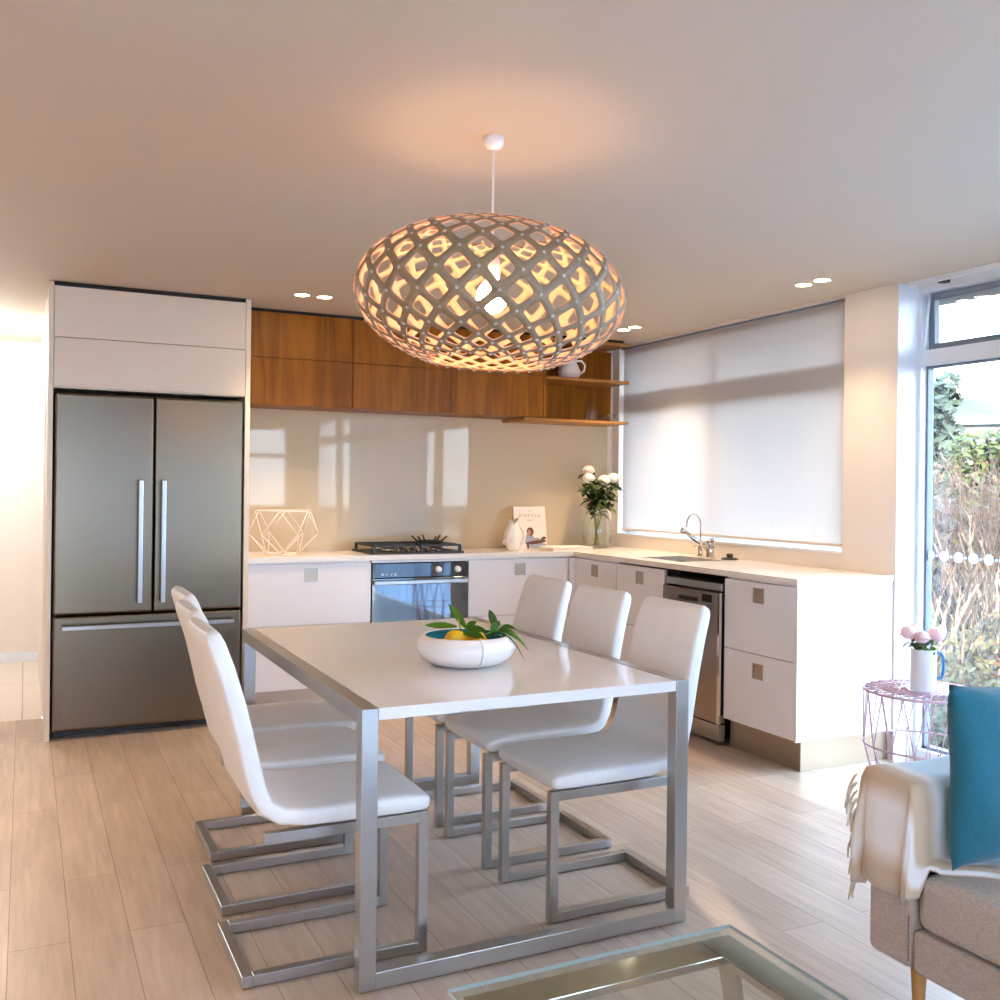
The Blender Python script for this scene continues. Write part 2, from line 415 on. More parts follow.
# right wall: blind window opening y 3.862..6.04, z 1.015..2.36 ; ends at y 3.512
BW = (3.862, 6.045, 1.015, 2.362)
WE = 3.512; G1 = -2.75
bm = bmesh.new()
bm_box(bm, XW, XW + .15, BW[1], YB + .12, 0, ZC); bm_box(bm, XW, XW + .15, WE, BW[0], 0, ZC)
bm_box(bm, XW, XW + .15, BW[0], BW[1], 0, BW[2]); bm_box(bm, XW, XW + .15, BW[0], BW[1], BW[3], ZC)
bm_box(bm, XW, XW + .15, YR - .12, G1, 0, ZC)
struct(obj('wall_right', bm, 'wall'))

# ---- window 1 (behind the roller blind)
def win_frame(name, parent, x0, x1, y0, y1, z0, z1, w, bars_y=(), bars_z=(), mat='white_trim'):
    bm = bmesh.new()
    bm_box(bm, x0, x1, y0, y0 + w, z0, z1); bm_box(bm, x0, x1, y1 - w, y1, z0, z1)
    bm_box(bm, x0, x1, y0 + w, y1 - w, z0, z0 + w); bm_box(bm, x0, x1, y0 + w, y1 - w, z1 - w, z1)
    for (a, b) in bars_y: bm_box(bm, x0, x1, a, b, z0 + w, z1 - w)
    for (a, b) in bars_z: bm_box(bm, x0, x1, y0 + w, y1 - w, a, b)
    return obj(name, bm, mat, parent)
w1 = bpy.data.objects.new('window_1', None); COL.objects.link(w1); w1.location = (4.0, 4.95, 1.015); struct(w1)
win_frame('window_frame', w1, 3.985, 4.045, BW[0], BW[1], BW[2], BW[3], .045, bars_y=[(4.975, 5.015)], bars_z=[(1.905, 2.035)])
box('window_pane', 'glass', (4.012, 4.017, BW[0] + .045, BW[1] - .045, BW[2] + .045, BW[3] - .045), w1)
box('window_sill', 'white_trim', (XW - .004, 3.985, BW[0], BW[1], BW[2] - .012, BW[2] + .002), w1)

# ---- roller blind
t = thing('roller_blind', 'white translucent roller blind pulled down behind the sink', 'blind', (3.92, 4.95, 2.35))
bm = bmesh.new(); bm_box(bm, 3.925, 3.9268, BW[0] + .004, BW[1] - .022, 1.05, 2.353)
obj('fabric', bm, 'blind', t)
box('bottom_rail', 'cream', (3.918, 3.933, BW[0] + .008, BW[1] - .022, 1.038, 1.054), t, .003)
bm = bmesh.new(); bm_box(bm, 3.905, 3.955, BW[0] + .004, BW[1] - .008, 2.353, 2.3615, .002); obj('head_track', bm, 'grey_seal', t)

# ---- window 2 (full height, right)
w2 = bpy.data.objects.new('window_2', None); COL.objects.link(w2); w2.location = (4.08, 2.3, 0); struct(w2)
fx0, fx1 = 4.035, 4.125
bm = bmesh.new()
for (a, b) in ((3.488, WE), (2.27, 2.33), (1.0, 1.06), (-.25, -.19), (-1.5, -1.44), (G1, G1 + .045)): bm_box(bm, fx0, fx1, a, b, 0, ZC)
for (a, b) in ((2.33, 3.488), (1.06, 2.27), (-.19, 1.0), (-1.44, -.25), (G1 + .045, -1.5)):
    for z0, z1 in ((2.335, ZC), (1.968, 2.045), (0, .05)): bm_box(bm, fx0 + .002, fx1 - .002, a, b, z0, z1)
obj('window_frame', bm, 'white_trim', w2)
box('jamb_lining', 'white_trim', (XW + .001, fx0, WE - .004, WE + .0, 0, ZC), w2)
bm = bmesh.new()      # dark rebate lines of the fixed panes
for (a, b) in ((2.33, 3.488), (1.06, 2.27), (-.19, 1.0), (-1.44, -.25), (G1 + .045, -1.5)):
    bm_box(bm, 4.075, 4.115, a, a + .012, .05, 1.968); bm_box(bm, 4.075, 4.115, b - .012, b, .05, 1.968)
    bm_box(bm, 4.075, 4.115, a, b, 1.958, 1.968); bm_box(bm, 4.075, 4.115, a, b, .05, .065)
obj('pane_seal', bm, 'grey_seal', w2)
for (a, b) in ((2.346, 3.476), (1.076, 2.254), (-.174, .984), (-1.424, -.266), (G1 + .061, -1.516)):
    box('window_pane', 'glass', (4.09, 4.096, a, b, .065, 1.958), w2)
    # top-hung sash, pushed open a little at the bottom
    bm = bmesh.new()
    z0, z1 = 2.052, 2.33
    for q in ((a - .01, a + .022, z0, z1), (b - .022, b + .01, z0, z1), (a + .022, b - .022, z0, z0 + .03), (a + .022, b - .022, z1 - .03, z1)):
        bm_box(bm, 4.085, 4.12, *q)
    R = Matrix.Translation((4.10, 0, z1)) @ Matrix.Rotation(math.radians(-1.5), 4, 'Y') @ Matrix.Translation((-4.10, 0, -z1))
    xform(bm, 0, R); sash = obj('awning_sash', bm, 'grey_seal', w2)
    bm = bmesh.new(); bm_box(bm, 4.10, 4.105, a + .02, b - .02, z0 + .03, z1 - .03); xform(bm, 0, R); obj('awning_pane', bm, 'glass', w2)
    bm = bmesh.new(); bm_tube(bm, [(4.072, b - .006, 2.33), (4.03, b - .004, 2.05)], .009, 6); obj('window_stay', bm, 'white_trim', w2)
bm = bmesh.new()      # row of safety dots on the glass
y = 3.472
while y > 2.4:
    if not 2.25 < y < 2.36:
        n0 = len(bm.verts); bm_lathe(bm, [(0, .0), (.026, 0), (.026, .0012), (0, .0012)], (0, 0, 0), 20, smooth=False)
        xform(bm, n0, Matrix.Translation((4.0895, y - .006, 1.02)) @ Matrix.Rotation(-PI / 2, 4, 'Y'))
        n0 = len(bm.verts); bm_lathe(bm, [(0, 0), (.006, 0), (.006, .0012), (0, .0012)], (0, 0, 0), 10, smooth=False)
        xform(bm, n0, Matrix.Translation((4.0895, y - .047, 1.02)) @ Matrix.Rotation(-PI / 2, 4, 'Y'))
    y -= .083
obj('safety_dot', bm, 'dot', w2)
# curtain track and the gathered curtain
t = thing('curtain_track', 'slim white curtain track along the ceiling above the tall window', 'curtain track', (3.95, 2.3, ZC - .02))
box('rail', 'white_trim', (3.93, 3.955, -2.7, 3.48, ZC - .025, ZC), t, .003)
box('bracket', 'black_plastic', (3.955, 4.0, 3.29, 3.33, ZC - .03, ZC - .004), t, .004)
bm = bmesh.new(); rows = []
for zz in (0.02, .6, 1.2, 1.8, 2.345):
    row = []
    for i in range(481):
        yy = -.40 + 2.72 * i / 480; row.append(bm.verts.new((3.925 + .035 * math.sin(i * .39) + .012 * math.sin(i * .17 + zz), yy, zz)))
    rows.append(row)
for a, b in zip(rows, rows[1:]):
    for i in range(480): bm.faces.new([a[i], a[i + 1], b[i + 1], b[i]]).smooth = True
tag(obj('curtain', bm, 'curtain', origin=None), 'white sheer curtain drawn along the glazed wall beyond the sofa', 'curtain')

for x0, x1, mt, lab in ((-2.12, .12, 'curtain', 'added bright sheer curtain, out of view, softening daylight from the window behind the viewer'), (.14, 3.02, 'added_heavy_curtain', 'added heavier pale curtain, out of view, dimming the wide window behind the viewer')):  # unseen curtains added to set how much daylight comes from the rear
    bm = bmesh.new(); rows = []; n_ = int((x1 - x0) * 94)
    for zz in (0.02, 1.2, 2.345):
        rows.append([bm.verts.new((x0 + (x1 - x0) * i / n_, YR + .07 + .03 * math.sin(i * .72) + .012 * math.sin(i * .29 + zz), zz)) for i in range(n_ + 1)])
    for a, b in zip(rows, rows[1:]):
        for i in range(n_): bm.faces.new([a[i], a[i + 1], b[i + 1], b[i]]).smooth = True
    tag(obj('curtain', bm, mt), lab, 'curtain')
# ---- rear window
w3 = bpy.data.objects.new('window_3', None); COL.objects.link(w3); w3.location = (.9, YR, .10); struct(w3)
bm = bmesh.new()
for a in (RW[0], -.93, .12, 1.5, 2.94, RW[1] - .06): bm_box(bm, a, a + .06, YR - .10, YR - .02, RW[2], RW[3])
for z in (RW[2], 1.78, RW[3] - .06): bm_box(bm, RW[0], RW[1], YR - .10, YR - .02, z, z + .06)
obj('window_frame', bm, 'white_trim', w3)
box('window_pane', 'glass', (RW[0], RW[1], YR - .062, YR - .057, RW[2], RW[3]), w3)

# ------------------------------------------------------------------ tall fridge cabinet and refrigerator
t = thing('fridge_cabinet', 'tall cream built-in cabinet surrounding the steel refrigerator', 'cabinet', (.616, 5.83, 0))
for a, b in ((.102, .126), (1.102, 1.130)): box('side_panel', 'cream', (a, b, YF, YB - .004, 0, ZC - .004), t, .0015)
box('cupboard_body', 'cream', (.127, 1.101, YF + .022, YB - .004, 1.826, 2.355), t)
for z0, z1 in ((1.832, 2.086), (2.090, 2.352)): box('door', 'cream', (.128, 1.100, YF + .001, YF + .020, z0, z1), t, .0015)
box('shadow_gap', 'gap', (.126, 1.102, YF + .012, YB - .01, 2.357, ZC - .001), t)

t = thing('refrigerator', 'stainless steel french-door refrigerator with bottom freezer drawer', 'refrigerator', (.61, 5.8, 0))
box('body', 'gap', (.133, 1.096, YF + .055, 6.09, .03, 1.808), t)
def fridge_door(name, x0, x1, z0, z1):
    bm = bmesh.new(); bm_box(bm, x0, x1, YF - .008, YF + .05, z0, z1, .012, 4)
    for f in bm.faces: f.smooth = False
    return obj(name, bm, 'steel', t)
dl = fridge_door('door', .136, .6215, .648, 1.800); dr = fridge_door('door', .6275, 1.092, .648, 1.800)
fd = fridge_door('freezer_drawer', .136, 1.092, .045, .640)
def bar_handle(parent, p0, p1, r=.0125):
    p0, p1 = Vector(p0), Vector(p1); d = (p1 - p0).normalized(); bm = bmesh.new()
    a = Vector((1, 0, 0)) if abs(d.z) > .5 else Vector((0, 0, 1))
    lo = Vector([min(p0[i], p1[i]) for i in range(3)]); hi = Vector([max(p0[i], p1[i]) for i in range(3)])
    w = Vector((r, r * .8, r)); 
    bm_box(bm, lo.x - (w.x if abs(d.x) < .5 else 0), hi.x + (w.x if abs(d.x) < .5 else 0), lo.y - w.y, hi.y + w.y, lo.z - (w.z if abs(d.z) < .5 else 0), hi.z + (w.z if abs(d.z) < .5 else 0), .004, 2)
    for s in (.05, .95):
        q = p0.lerp(p1, s); bm_box(bm, q.x - .008, q.x + .008, q.y, YF - .004, q.z - .008, q.z + .008)
    return obj('handle', bm, 'steel_h', parent)
bar_handle(dl, (.553, YF - .055, .70), (.553, YF - .055, 1.355)); bar_handle(dr, (.669, YF - .055, .70), (.669, YF - .055, 1.355))
bar_handle(fd, (.178, YF - .055, .585), (1.045, YF - .055, .585))
for x in (.18, 1.05): lathe('foot', 'black_plastic', [(0, 0), (.02, 0), (.02, .03), (0, .03)], (x, YF + .09, 0), t, 12)
box('kick_grille', 'black_plastic', (.15, 1.08, YF + .065, YF + .09, .004, .03), t)

# ------------------------------------------------------------------ base cabinets along the back wall
def pull(parent, c, axis):
    """square recessed pull: a thin raised frame around a dished plate"""
    bm = bmesh.new(); s = .0385; w = .007
    def pb(a0, a1, z0, z1, d0, d1, mi):
        if axis == 'y': bm_box(bm, c[0] + a0, c[0] + a1, c[1] - d1, c[1] - d0, c[2] + z0, c[2] + z1, mi=mi)
        else: bm_box(bm, c[0] - d1, c[0] - d0, c[1] + a0, c[1] + a1, c[2] + z0, c[2] + z1, mi=mi)
    pb(-s, s, -s, -s + w, 0, .003, 0); pb(-s, s, s - w, s, 0, .003, 0); pb(-s, -s + w, -s + w, s - w, 0, .003, 0); pb(s - w, s, -s + w, s - w, 0, .003, 0)
    pb(-s + w, s - w, -s + w, s - w, 0, .0008, 1)
    return obj('recessed_pull', bm, ['pull', 'kick'], parent)
def unit_back(name, label, x0, x1, px, seam=.520):
    t = thing(name, label, 'cabinet', ((x0 + x1) / 2, 5.86, .15))
    box('carcass', 'cab', (x0 + .002, x1 - .002, YBF + .022, YB - .02, .15, ZK - .032), t)
    d = box('drawer', 'cab', (x0 + .0015, x1 - .0015, YBF, YBF + .020, seam + .003, ZK - .042), t, .0015); pull(d, (px, YBF, .813), 'y')
    d = box('drawer', 'cab', (x0 + .0015, x1 - .0015, YBF, YBF + .020, .152, seam - .001), t, .0015); pull(d, (px, YBF, .435), 'y')
    return t
unit_back('base_cabinet', 'white lacquered drawer cabinet between the refrigerator and the oven', 1.132, 1.874, 1.507)
unit_back('base_cabinet', 'white lacquered drawer cabinet right of the oven, in the corner', 2.512, 3.236, 2.876)
t = box('corner_filler', 'cab', (3.238, XC + .015, YBF - .016, YBF + .02, .15, ZK - .042), origin=(3.25, YBF, .15))
tag(t, 'narrow white filler strip where the two cabinet runs meet', 'filler panel')
# oven
t = thing('oven', 'built-in oven with black control panel and mirrored glass door', 'oven', (2.193, 5.87, .2))
box('body', 'gap', (1.8785, 2.508, YBF + .031, 6.08, .16, ZK - .04), t)
box('top_rail', 'cab', (1.878, 2.508, YBF + .002, YBF + .03, .874, ZK - .033), t)
cp = box('control_panel', 'black_glass', (1.8775, 2.5085, YBF - .008, YBF + .03, .783, .869), t, .002)
for x in (2.303, 2.432):
    bm = bmesh.new(); n0 = 0; bm_lathe(bm, [(0, 0), (.020, 0), (.018, .022), (.014, .026), (0, .026)], (0, 0, 0), 20); xform(bm, 0, Matrix.Translation((x, YBF - .008, .826)) @ Matrix.Rotation(PI / 2, 4, 'X')); obj('knob', bm, 'white_enamel', cp)
for x in (1.942, 1.968, 1.996, 2.023):
    bm = bmesh.new(); bm_lathe(bm, [(0, 0), (.007, 0), (.006, .006), (0, .006)], (0, 0, 0), 12); xform(bm, 0, Matrix.Translation((x, YBF - .008, .803)) @ Matrix.Rotation(PI / 2, 4, 'X')); obj('button', bm, 'white_enamel', cp)
dv = box('door', 'mirror_glass', (1.8775, 2.5085, YBF - .010, YBF + .03, .30, .779), t, .002)
bm = bmesh.new(); bm_box(bm, 1.884, 2.503, YBF - .038, YBF - .022, .742, .768, .004)
for x in (1.90, 2.487): bm_box(bm, x - .008, x + .008, YBF - .024, YBF - .008, .747, .763)
obj('handle', bm, 'steel_h', dv)
box('lower_panel', 'cab', (1.8775, 2.5085, YBF, YBF + .02, .152, .296), t, .0015)

# right run
def unit_right(name, label, y0, y1, py, seam=.520, extra=None):
    t = thing(name, label, 'cabinet', (3.58, (y0 + y1) / 2, .15))
    box('carcass', 'cab', (XC + .022, XW - .002, y0 + .002, y1 - .002, .15, ZK - .21 if extra == 'sink' else ZK - .032), t)
    d = box('drawer', 'cab', (XC, XC + .020, y0 + .0015, y1 - .0015, seam + .003, ZK - .042), t, .0015); pull(d, (XC, py, .813), 'x')
    d = box('drawer', 'cab', (XC, XC + .020, y0 + .0015, y1 - .0015, .152, seam - .001), t, .0015); pull(d, (XC, py, .436), 'x')
    return t
unit_right('base_cabinet', 'white drawer cabinet on the right run, nearest the corner', 5.09, 5.588, 5.345)
unit_right('base_cabinet', 'white drawer cabinet under the sink, beside the dishwasher', 4.588, 5.087, 4.837, extra='sink')
t = unit_right('base_cabinet', 'white drawer cabinet at the open end of the run, past the dishwasher', 3.541, 4.056, 3.796)
box('end_panel', 'cab', (XC - .002, XW - .002, WE + .009, WE + .027, .148, ZK - .032), t, .0015)
# dishwasher
t = thing('dishwasher', 'freestanding stainless dishwasher standing in a gap under the worktop', 'dishwasher', (3.58, 4.33, 0))
box('body', 'steel', (XC + .03, XW - .02, 4.085, 4.56, .03, .80), t)
box('lid', 'steel_h', (XC - .004, XW - .03, 4.075, 4.57, .806, .846), t, .003)
d = box('door', 'steel_dw', (XC - .022, XC + .03, 4.078, 4.572, .115, .798), t, .004)
box('display', 'display', (XC - .0235, XC - .02, 4.135, 4.215, .742, .782), d)
box('recessed_grip', 'gap', (XC - .0232, XC - .02, 4.25, 4.42, .735, .758), d)
box('side_trim', 'chrome', (XC - .026, XC - .012, 4.064, 4.080, .115, .798), t)
box('plinth', 'steel_h', (XC - .012, XC + .03, 4.078, 4.572, .02, .108), t, .003)
for y in (4.11, 4.54): lathe('foot', 'black_plastic', [(0, 0), (.02, 0), (.02, .02), (0, .02)], (XC + .02, y, 0), t, 12)
# kickboards
tag(box('kickboard', 'kick', (1.132, XC + .05, YBF + .05, YBF + .065, 0, .148), origin=(2.2, YBF + .05, 0)), 'brushed kickboard under the cabinets along the back wall', 'kickboard')
bm = bmesh.new(); bm_box(bm, XC + .05, XC + .065, 4.575, YBF + .05, 0, .148)
tag(obj('kickboard', bm, 'kick', origin=(XC + .05, 5.1, 0)), 'brushed kickboard under the sink cabinets, beyond the dishwasher', 'kickboard')
bm = bmesh.new(); bm_box(bm, XC + .05, XC + .065, 3.56, 4.06, 0, .146); bm_box(bm, XC + .05, XW - .002, 3.545, 3.56, 0, .146)
tag(obj('kickboard', bm, 'kick', origin=(XC + .05, 3.55, 0)), 'brushed kickboard wrapping the open end of the right cabinets', 'kickboard')

# worktop (one L with a sink cut-out)
SX0, SX1, SY0, SY1 = 3.40, 3.72, 4.60, 5.02
bm = bmesh.new(); z0, z1 = ZK - .03, ZK
bm_box(bm, 1.132, XW, YBF - .012, YB - .014, z0, z1)
bm_box(bm, XC - .012, SX0, WE + .003, YBF - .012, z0, z1); bm_box(bm, SX1, XW - .001, WE + .003, YBF - .012, z0, z1)
bm_box(bm, SX0, SX1, WE + .003, SY0, z0, z1); bm_box(bm, SX0, SX1, SY1, YBF - .012, z0, z1)
bmesh.ops.remove_doubles(bm, verts=bm.verts[:], dist=1e-5)
tag(obj('worktop', bm, 'top', origin=(3.3, 5.6, ZK - .03)), 'pale L-shaped kitchen worktop above the white cabinets', 'worktop')
# sink
t = thing('sink', 'undermounted stainless sink set in the worktop by the blind', 'sink', (3.56, 4.81, ZK - .19))
bm = bmesh.new(); th = .004
bm_box(bm, SX0 - th, SX0, SY0 - th, SY1 + th, ZK - .18, ZK - .0305); bm_box(bm, SX1, SX1 + th, SY0 - th, SY1 + th, ZK - .18, ZK - .0305)
bm_box(bm, SX0, SX1, SY0 - th, SY0, ZK - .18, ZK - .0305); bm_box(bm, SX0, SX1, SY1, SY1 + th, ZK - .18, ZK - .0305); bm_box(bm, SX0 - th, SX1 + th, SY0 - th, SY1 + th, ZK - .185, ZK - .18)
obj('basin', bm, 'steel_h', t)
bm = bmesh.new(); bm_box(bm, SX0 + .0, SX1, SY0 + .20, SY0 + .212, ZK - .18, ZK - .05); obj('divider', bm, 'steel_h', t)
lathe('drain', 'chrome', [(0, 0), (.04, 0), (.04, .004), (.03, .005), (0, .002)], (3.56, 4.90, ZK - .18), t, 20)
# mixer tap
t = thing('mixer_tap', 'chrome mixer tap with straight angled spout beside the sink', 'tap', (3.80, 4.845, ZK))
lathe('body', 'chrome', [(0, 0), (.028, 0), (.028, .006), (.024, .012), (.023, .07), (.027, .085), (.026, .10), (.015, .112), (0, .115)], (3.80, 4.845, ZK), t, 24)
bm = bmesh.new(); bm_tube(bm, [(3.795, 4.845, ZK + .045), (3.735, 4.85, ZK + .085), (3.62, 4.86, ZK + .158)], [.013, .013, .012], 12); bm_tube(bm, [(3.625, 4.86, ZK + .16), (3.603, 4.861, ZK + .172), (3.596, 4.861, ZK + .15)], [.014, .017, .015], 12); obj('spout', bm, 'chrome', t)
bm = bmesh.new(); bm_tube(bm, [(3.80, 4.83, ZK + .112), (3.79, 4.80, ZK + .10), (3.785, 4.785, ZK + .05)], [.012, .010, .008], 10); obj('lever', bm, 'chrome', t)
# filter tap
t = thing('filter_tap', 'slim chrome gooseneck filter tap behind the sink', 'tap', (3.79, 4.93, ZK))
lathe('base', 'chrome', [(0, 0), (.02, 0), (.02, .008), (.013, .012), (.012, .07), (.008, .08), (0, .082)], (3.79, 4.93, ZK), t, 20)
arc = [(3.79, 4.93, ZK + .07), (3.79, 4.93, ZK + .19)] + [(3.73 + .06 * math.cos(a), 4.93 - .01 * (1 - math.cos(a)), ZK + .20 + .065 * math.sin(a)) for a in [PI * k / 14 for k in range(15)]] + [(3.669, 4.912, ZK + .185)]
tube('neck', 'chrome', arc, .0055, t, 10)
tube('lever', 'chrome', [(3.79, 4.94, ZK + .05), (3.775, 4.975, ZK + .06)], .006, t, 8)
t = thing('sink_plug', 'small black sink plug lying on the worktop beside the mixer tap', 'sink plug', (3.80, 4.66, ZK))
lathe('disc', 'black_plastic', [(0, 0), (.05, 0), (.052, .004), (.04, .012), (.02, .014), (0, .014)], (3.80, 4.66, ZK), t, 28)
lathe('knob', 'black_plastic', [(.016, .013), (.02, .025), (.02, .034), (.014, .037), (0, .037)], (3.80, 4.66, ZK), t, 20)

# splashback
tag(box('splashback', 'splash', (1.131, XW - .045, YB - .008, YB - .001, ZK + .001, 1.8115), origin=(2.4, YB, ZK)), 'glossy beige glass splashback behind the cooktop', 'splashback')

# ------------------------------------------------------------------ wall cupboards and open shelves
WZ0, WZM, WZ1 = 1.812, 2.089, 2.357
for x0, x1, lab in ((1.180, 1.799, 'walnut wall cupboard beside the refrigerator cabinet'), (1.799, 2.460, 'walnut wall cupboard above the cooktop, middle of three'), (2.460, 3.128, 'walnut wall cupboard next to the open shelves')):
    t = thing('wall_cabinet', lab, 'cabinet', ((x0 + x1) / 2, 5.95, WZ0), 'walnut wall cupboards')
    box('carcass', 'veneer', (x0 + .001, x1 - .001, YW + .021, YB - .009, WZ0, WZ1), t)
    if x0 < 1.2: box('filler_strip', 'cream', (1.1305, 1.179, YW + .03, YB - .009, WZ0, ZC - .002), t)
    for a, b in ((WZ0, WZM - .002), (WZM + .002, WZ1)): box('door', 'veneer', (x0 + .0015, x1 - .0015, YW, YW + .019, a, b), t, .001)
    box('shadow_gap', 'gap', (x0, x1, YW + .01, YB - .012, WZ1 + .002, ZC - .001), t)
t = thing('open_shelf_unit', 'open walnut shelves at the corner by the roller blind', 'shelf', (3.45, 5.95, 1.8))
box('side_panel', 'veneer', (3.130, 3.150, YW - .001, YB - .009, WZ0 + .0, WZ1), t, .001)
box('back_panel', 'veneer', (3.152, 3.868, YB - .022, YB - .009, 1.83, 2.338), t)
box('shelf', 'veneer_x', (2.985, 3.812, YW - .002, YB - .009, 1.790, 1.808), t, .001)
box('shelf', 'veneer_x', (3.151, 3.812, YW - .002, YB - .024, 2.074, 2.093), t, .001)
box('shelf', 'veneer_x', (3.151, 3.812, YW - .002, YB - .009, 2.338, 2.357), t, .001)
box('shadow_gap', 'gap', (3.151, 3.77, YW + .01, YB - .012, 2.359, ZC - .001), t)
# pieces on the shelves
def pitcher(t, c, s):
    c = Vector(c)
    lathe('body', 'ceramic', [(0, 0), (.045 * s, 0), (.075 * s, .03 * s), (.082 * s, .06 * s), (.066 * s, .10 * s), (.05 * s, .125 * s), (.056 * s, .15 * s), (.05 * s, .15 * s), (.044 * s, .125 * s), (.06 * s, .10 * s), (.074 * s, .06 * s), (0, .012 * s)], c, t, 28)
    tube('handle', 'ceramic', [c + Vector((.05 * s, -.01, .135 * s)), c + Vector((.09 * s, -.015, .14 * s)), c + Vector((.118 * s, -.02, .11 * s)), c + Vector((.11 * s, -.02, .07 * s)), c + Vector((.078 * s, -.01, .045 * s))], .008 * s, t, 8)
t = thing('pitcher', 'small white pitcher with curled handle on the upper walnut shelf', 'pitcher', (3.42, 5.95, 2.093)); pitcher(t, (3.42, 5.95, 2.0935), 1.0)
t = thing('glass_jar', 'small clear glass jar with knobbed lid on the lower walnut shelf', 'jar', (3.60, 5.93, 1.808))
lathe('body', 'clear', [(0, 0), (.042, 0), (.044, .01), (.044, .075), (.036, .085), (.032, .085), (.04, .07), (.04, .008), (0, .006)], (3.60, 5.93, 1.8085), t, 24)
lathe('lid', 'clear', [(.037, .086), (.034, .096), (.014, .106), (.008, .112), (.016, .122), (.012, .134), (0, .137)], (3.60, 5.93, 1.8085), t, 24)
tag(lathe('glass_bowl', 'clear', [(0, 0), (.03, 0), (.045, .02), (.06, .06), (.056, .06), (.041, .022), (.028, .006), (0, .006)], (0, 0, 0), None, 24), 'small cut glass bowl beside the jar on the lower walnut shelf', 'bowl').location = (3.735, 5.93, 1.8085)

# ------------------------------------------------------------------ cooktop
t = thing('cooktop', 'black gas cooktop set in the worktop above the oven', 'cooktop', (2.2, 5.87, ZK))
box('base_plate', 'black_iron', (1.895, 2.505, 5.66, 6.07, ZK + .0005, ZK + .012), t, .003)
for i, cx in enumerate((2.035, 2.345)):
    for cy in (5.76, 5.96):
        b_ = lathe('burner', 'steel_h', [(0, .012), (.045, .012), (.042, .026), (.03, .03), (0, .03)], (cx, cy, ZK), t, 24)
        lathe('burner_cap', 'black_iron', [(.03, .03), (.03, .037), (.02, .040), (0, .040)], (cx, cy, ZK), b_, 20)
for x0, x1 in ((1.91, 2.185), (2.215, 2.49)):
    bm = bmesh.new(); zt = ZK + .044; b = .008
    for yy in (5.68, 5.865, 6.05): bm_box(bm, x0, x1, yy - b, yy + b, zt, zt + .012)
    for xx in (x0 + b, x1 - b): bm_box(bm, xx - b, xx + b, 5.68, 6.05, zt, zt + .012)
    cx = (x0 + x1) / 2
    for yy in (5.76, 5.96): bm_box(bm, x0, cx - .035, yy - .005, yy + .005, zt, zt + .014); bm_box(bm, cx + .035, x1, yy - .005, yy + .005, zt, zt + .014)
    for xx in (x0 + b, cx, x1 - b):
        for yy in (5.68, 6.05): bm_box(bm, xx - b, xx + b, yy - b, yy + b, ZK + .012, zt)
    obj('pan_support', bm, 'black_iron', t)
for k in range(5):
    bm = bmesh.new(); bm_lathe(bm, [(0, 0), (.016, 0), (.014, .02), (0, .022)], (2.07 + .065 * k, 5.675, ZK + .012), 14); obj('control_knob', bm, 'steel', t)
wr = thing('wok_ring', 'black cast iron wok ring with flared prongs on the cooktop', 'wok ring', (2.345, 5.86, ZK + .058))
bm = bmesh.new(); bm_tube(bm, [(2.345 + .085 * math.cos(a), 5.86 + .085 * math.sin(a), ZK + .064) for a in [2 * PI * k / 24 for k in range(24)]], .008, 8, closed=True)
for k in range(6):
    a = PI / 6 + PI * k / 3; bm_tube(bm, [(2.345 + r * math.cos(a), 5.86 + r * math.sin(a), ZK + z) for r, z in ((.07, .062), (.115, .10))], .006, 6)
obj('ring', bm, 'black_iron', wr)

# ------------------------------------------------------------------ things on the worktop
t = thing('wire_basket', 'white geometric wire basket on the worktop by the refrigerator', 'basket', (1.40, 5.86, ZK))
def hexa(r, z, off=0, n=6): return [Vector((1.40 + r * math.cos(off + 2 * PI * k / n), 5.86 + r * math.sin(off + 2 * PI * k / n), ZK + z)) for k in range(n)]
A, B, C = hexa(.175, .262, 0), hexa(.205, .125, PI / 6), hexa(.105, .0045, 0)
A = hexa(.178, .262, .18); B = hexa(.208, .125, .18 + PI / 6); C = hexa(.105, .0045, .18)
bm = bmesh.new(); bm_tube(bm, A, .0045, 6, closed=True); obj('rim', bm, 'white_wire', t)
bm = bmesh.new(); bm_tube(bm, C, .0045, 6, closed=True); obj('base_ring', bm, 'white_wire', t)
bm = bmesh.new()
for k in range(6):
    for q in (B[k], B[k - 1]): bm_tube(bm, [A[k], q], .0038, 5); bm_tube(bm, [q, C[k]], .0038, 5)
obj('side_wires', bm, 'white_wire', t)

# fish-shaped jug: lofted body
t = thing('fish_jug', 'cream ceramic fish-shaped jug in front of the standing book', 'jug', (2.93, 5.76, ZK))
bm = bmesh.new(); c = Vector((2.90, 5.76, ZK + .0005))
prof = [(0, 0, 0, 0), (.035, .034, 0, 0), (.045, .042, .006, 0), (.043, .04, .018, 0), (.056, .046, .05, -.004), (.062, .05, .085, -.004), (.058, .046, .12, -.002), (.044, .038, .155, .0), (.036, .032, .178, 0), (.04, .034, .195, -.004)]
rings = []; sg = 28
for a, b, z, ox in prof:
    ring = []
    for k in range(sg):
        th_ = 2 * PI * k / sg; sc = 1 + .05 * math.sin(7 * th_ + z * 160) * (1 if .04 < z < .16 else 0)
        zz = z
        if z > .19: zz = z + .035 * abs(math.cos(th_)) - .012     # open mouth: raised lips either side
        ring.append(bm.verts.new(c + Vector((ox + a * sc * math.cos(th_), b * sc * math.sin(th_), zz))))
    rings.append(ring)
for r0, r1 in zip(rings, rings[1:]):
    for k in range(sg): bm.faces.new([r0[k], r0[(k + 1) % sg], r1[(k + 1) % sg], r1[k]]).smooth = True
obj('body', bm, 'cream_ceramic', t)
tube('tail_handle', 'cream_ceramic', [c + Vector(p) for p in ((.045, 0, .045), (.078, 0, .06), (.085, 0, .10), (.074, 0, .135), (.05, 0, .165), (.036, 0, .19))], [.014, .012, .011, .011, .012, .012], t, 10)
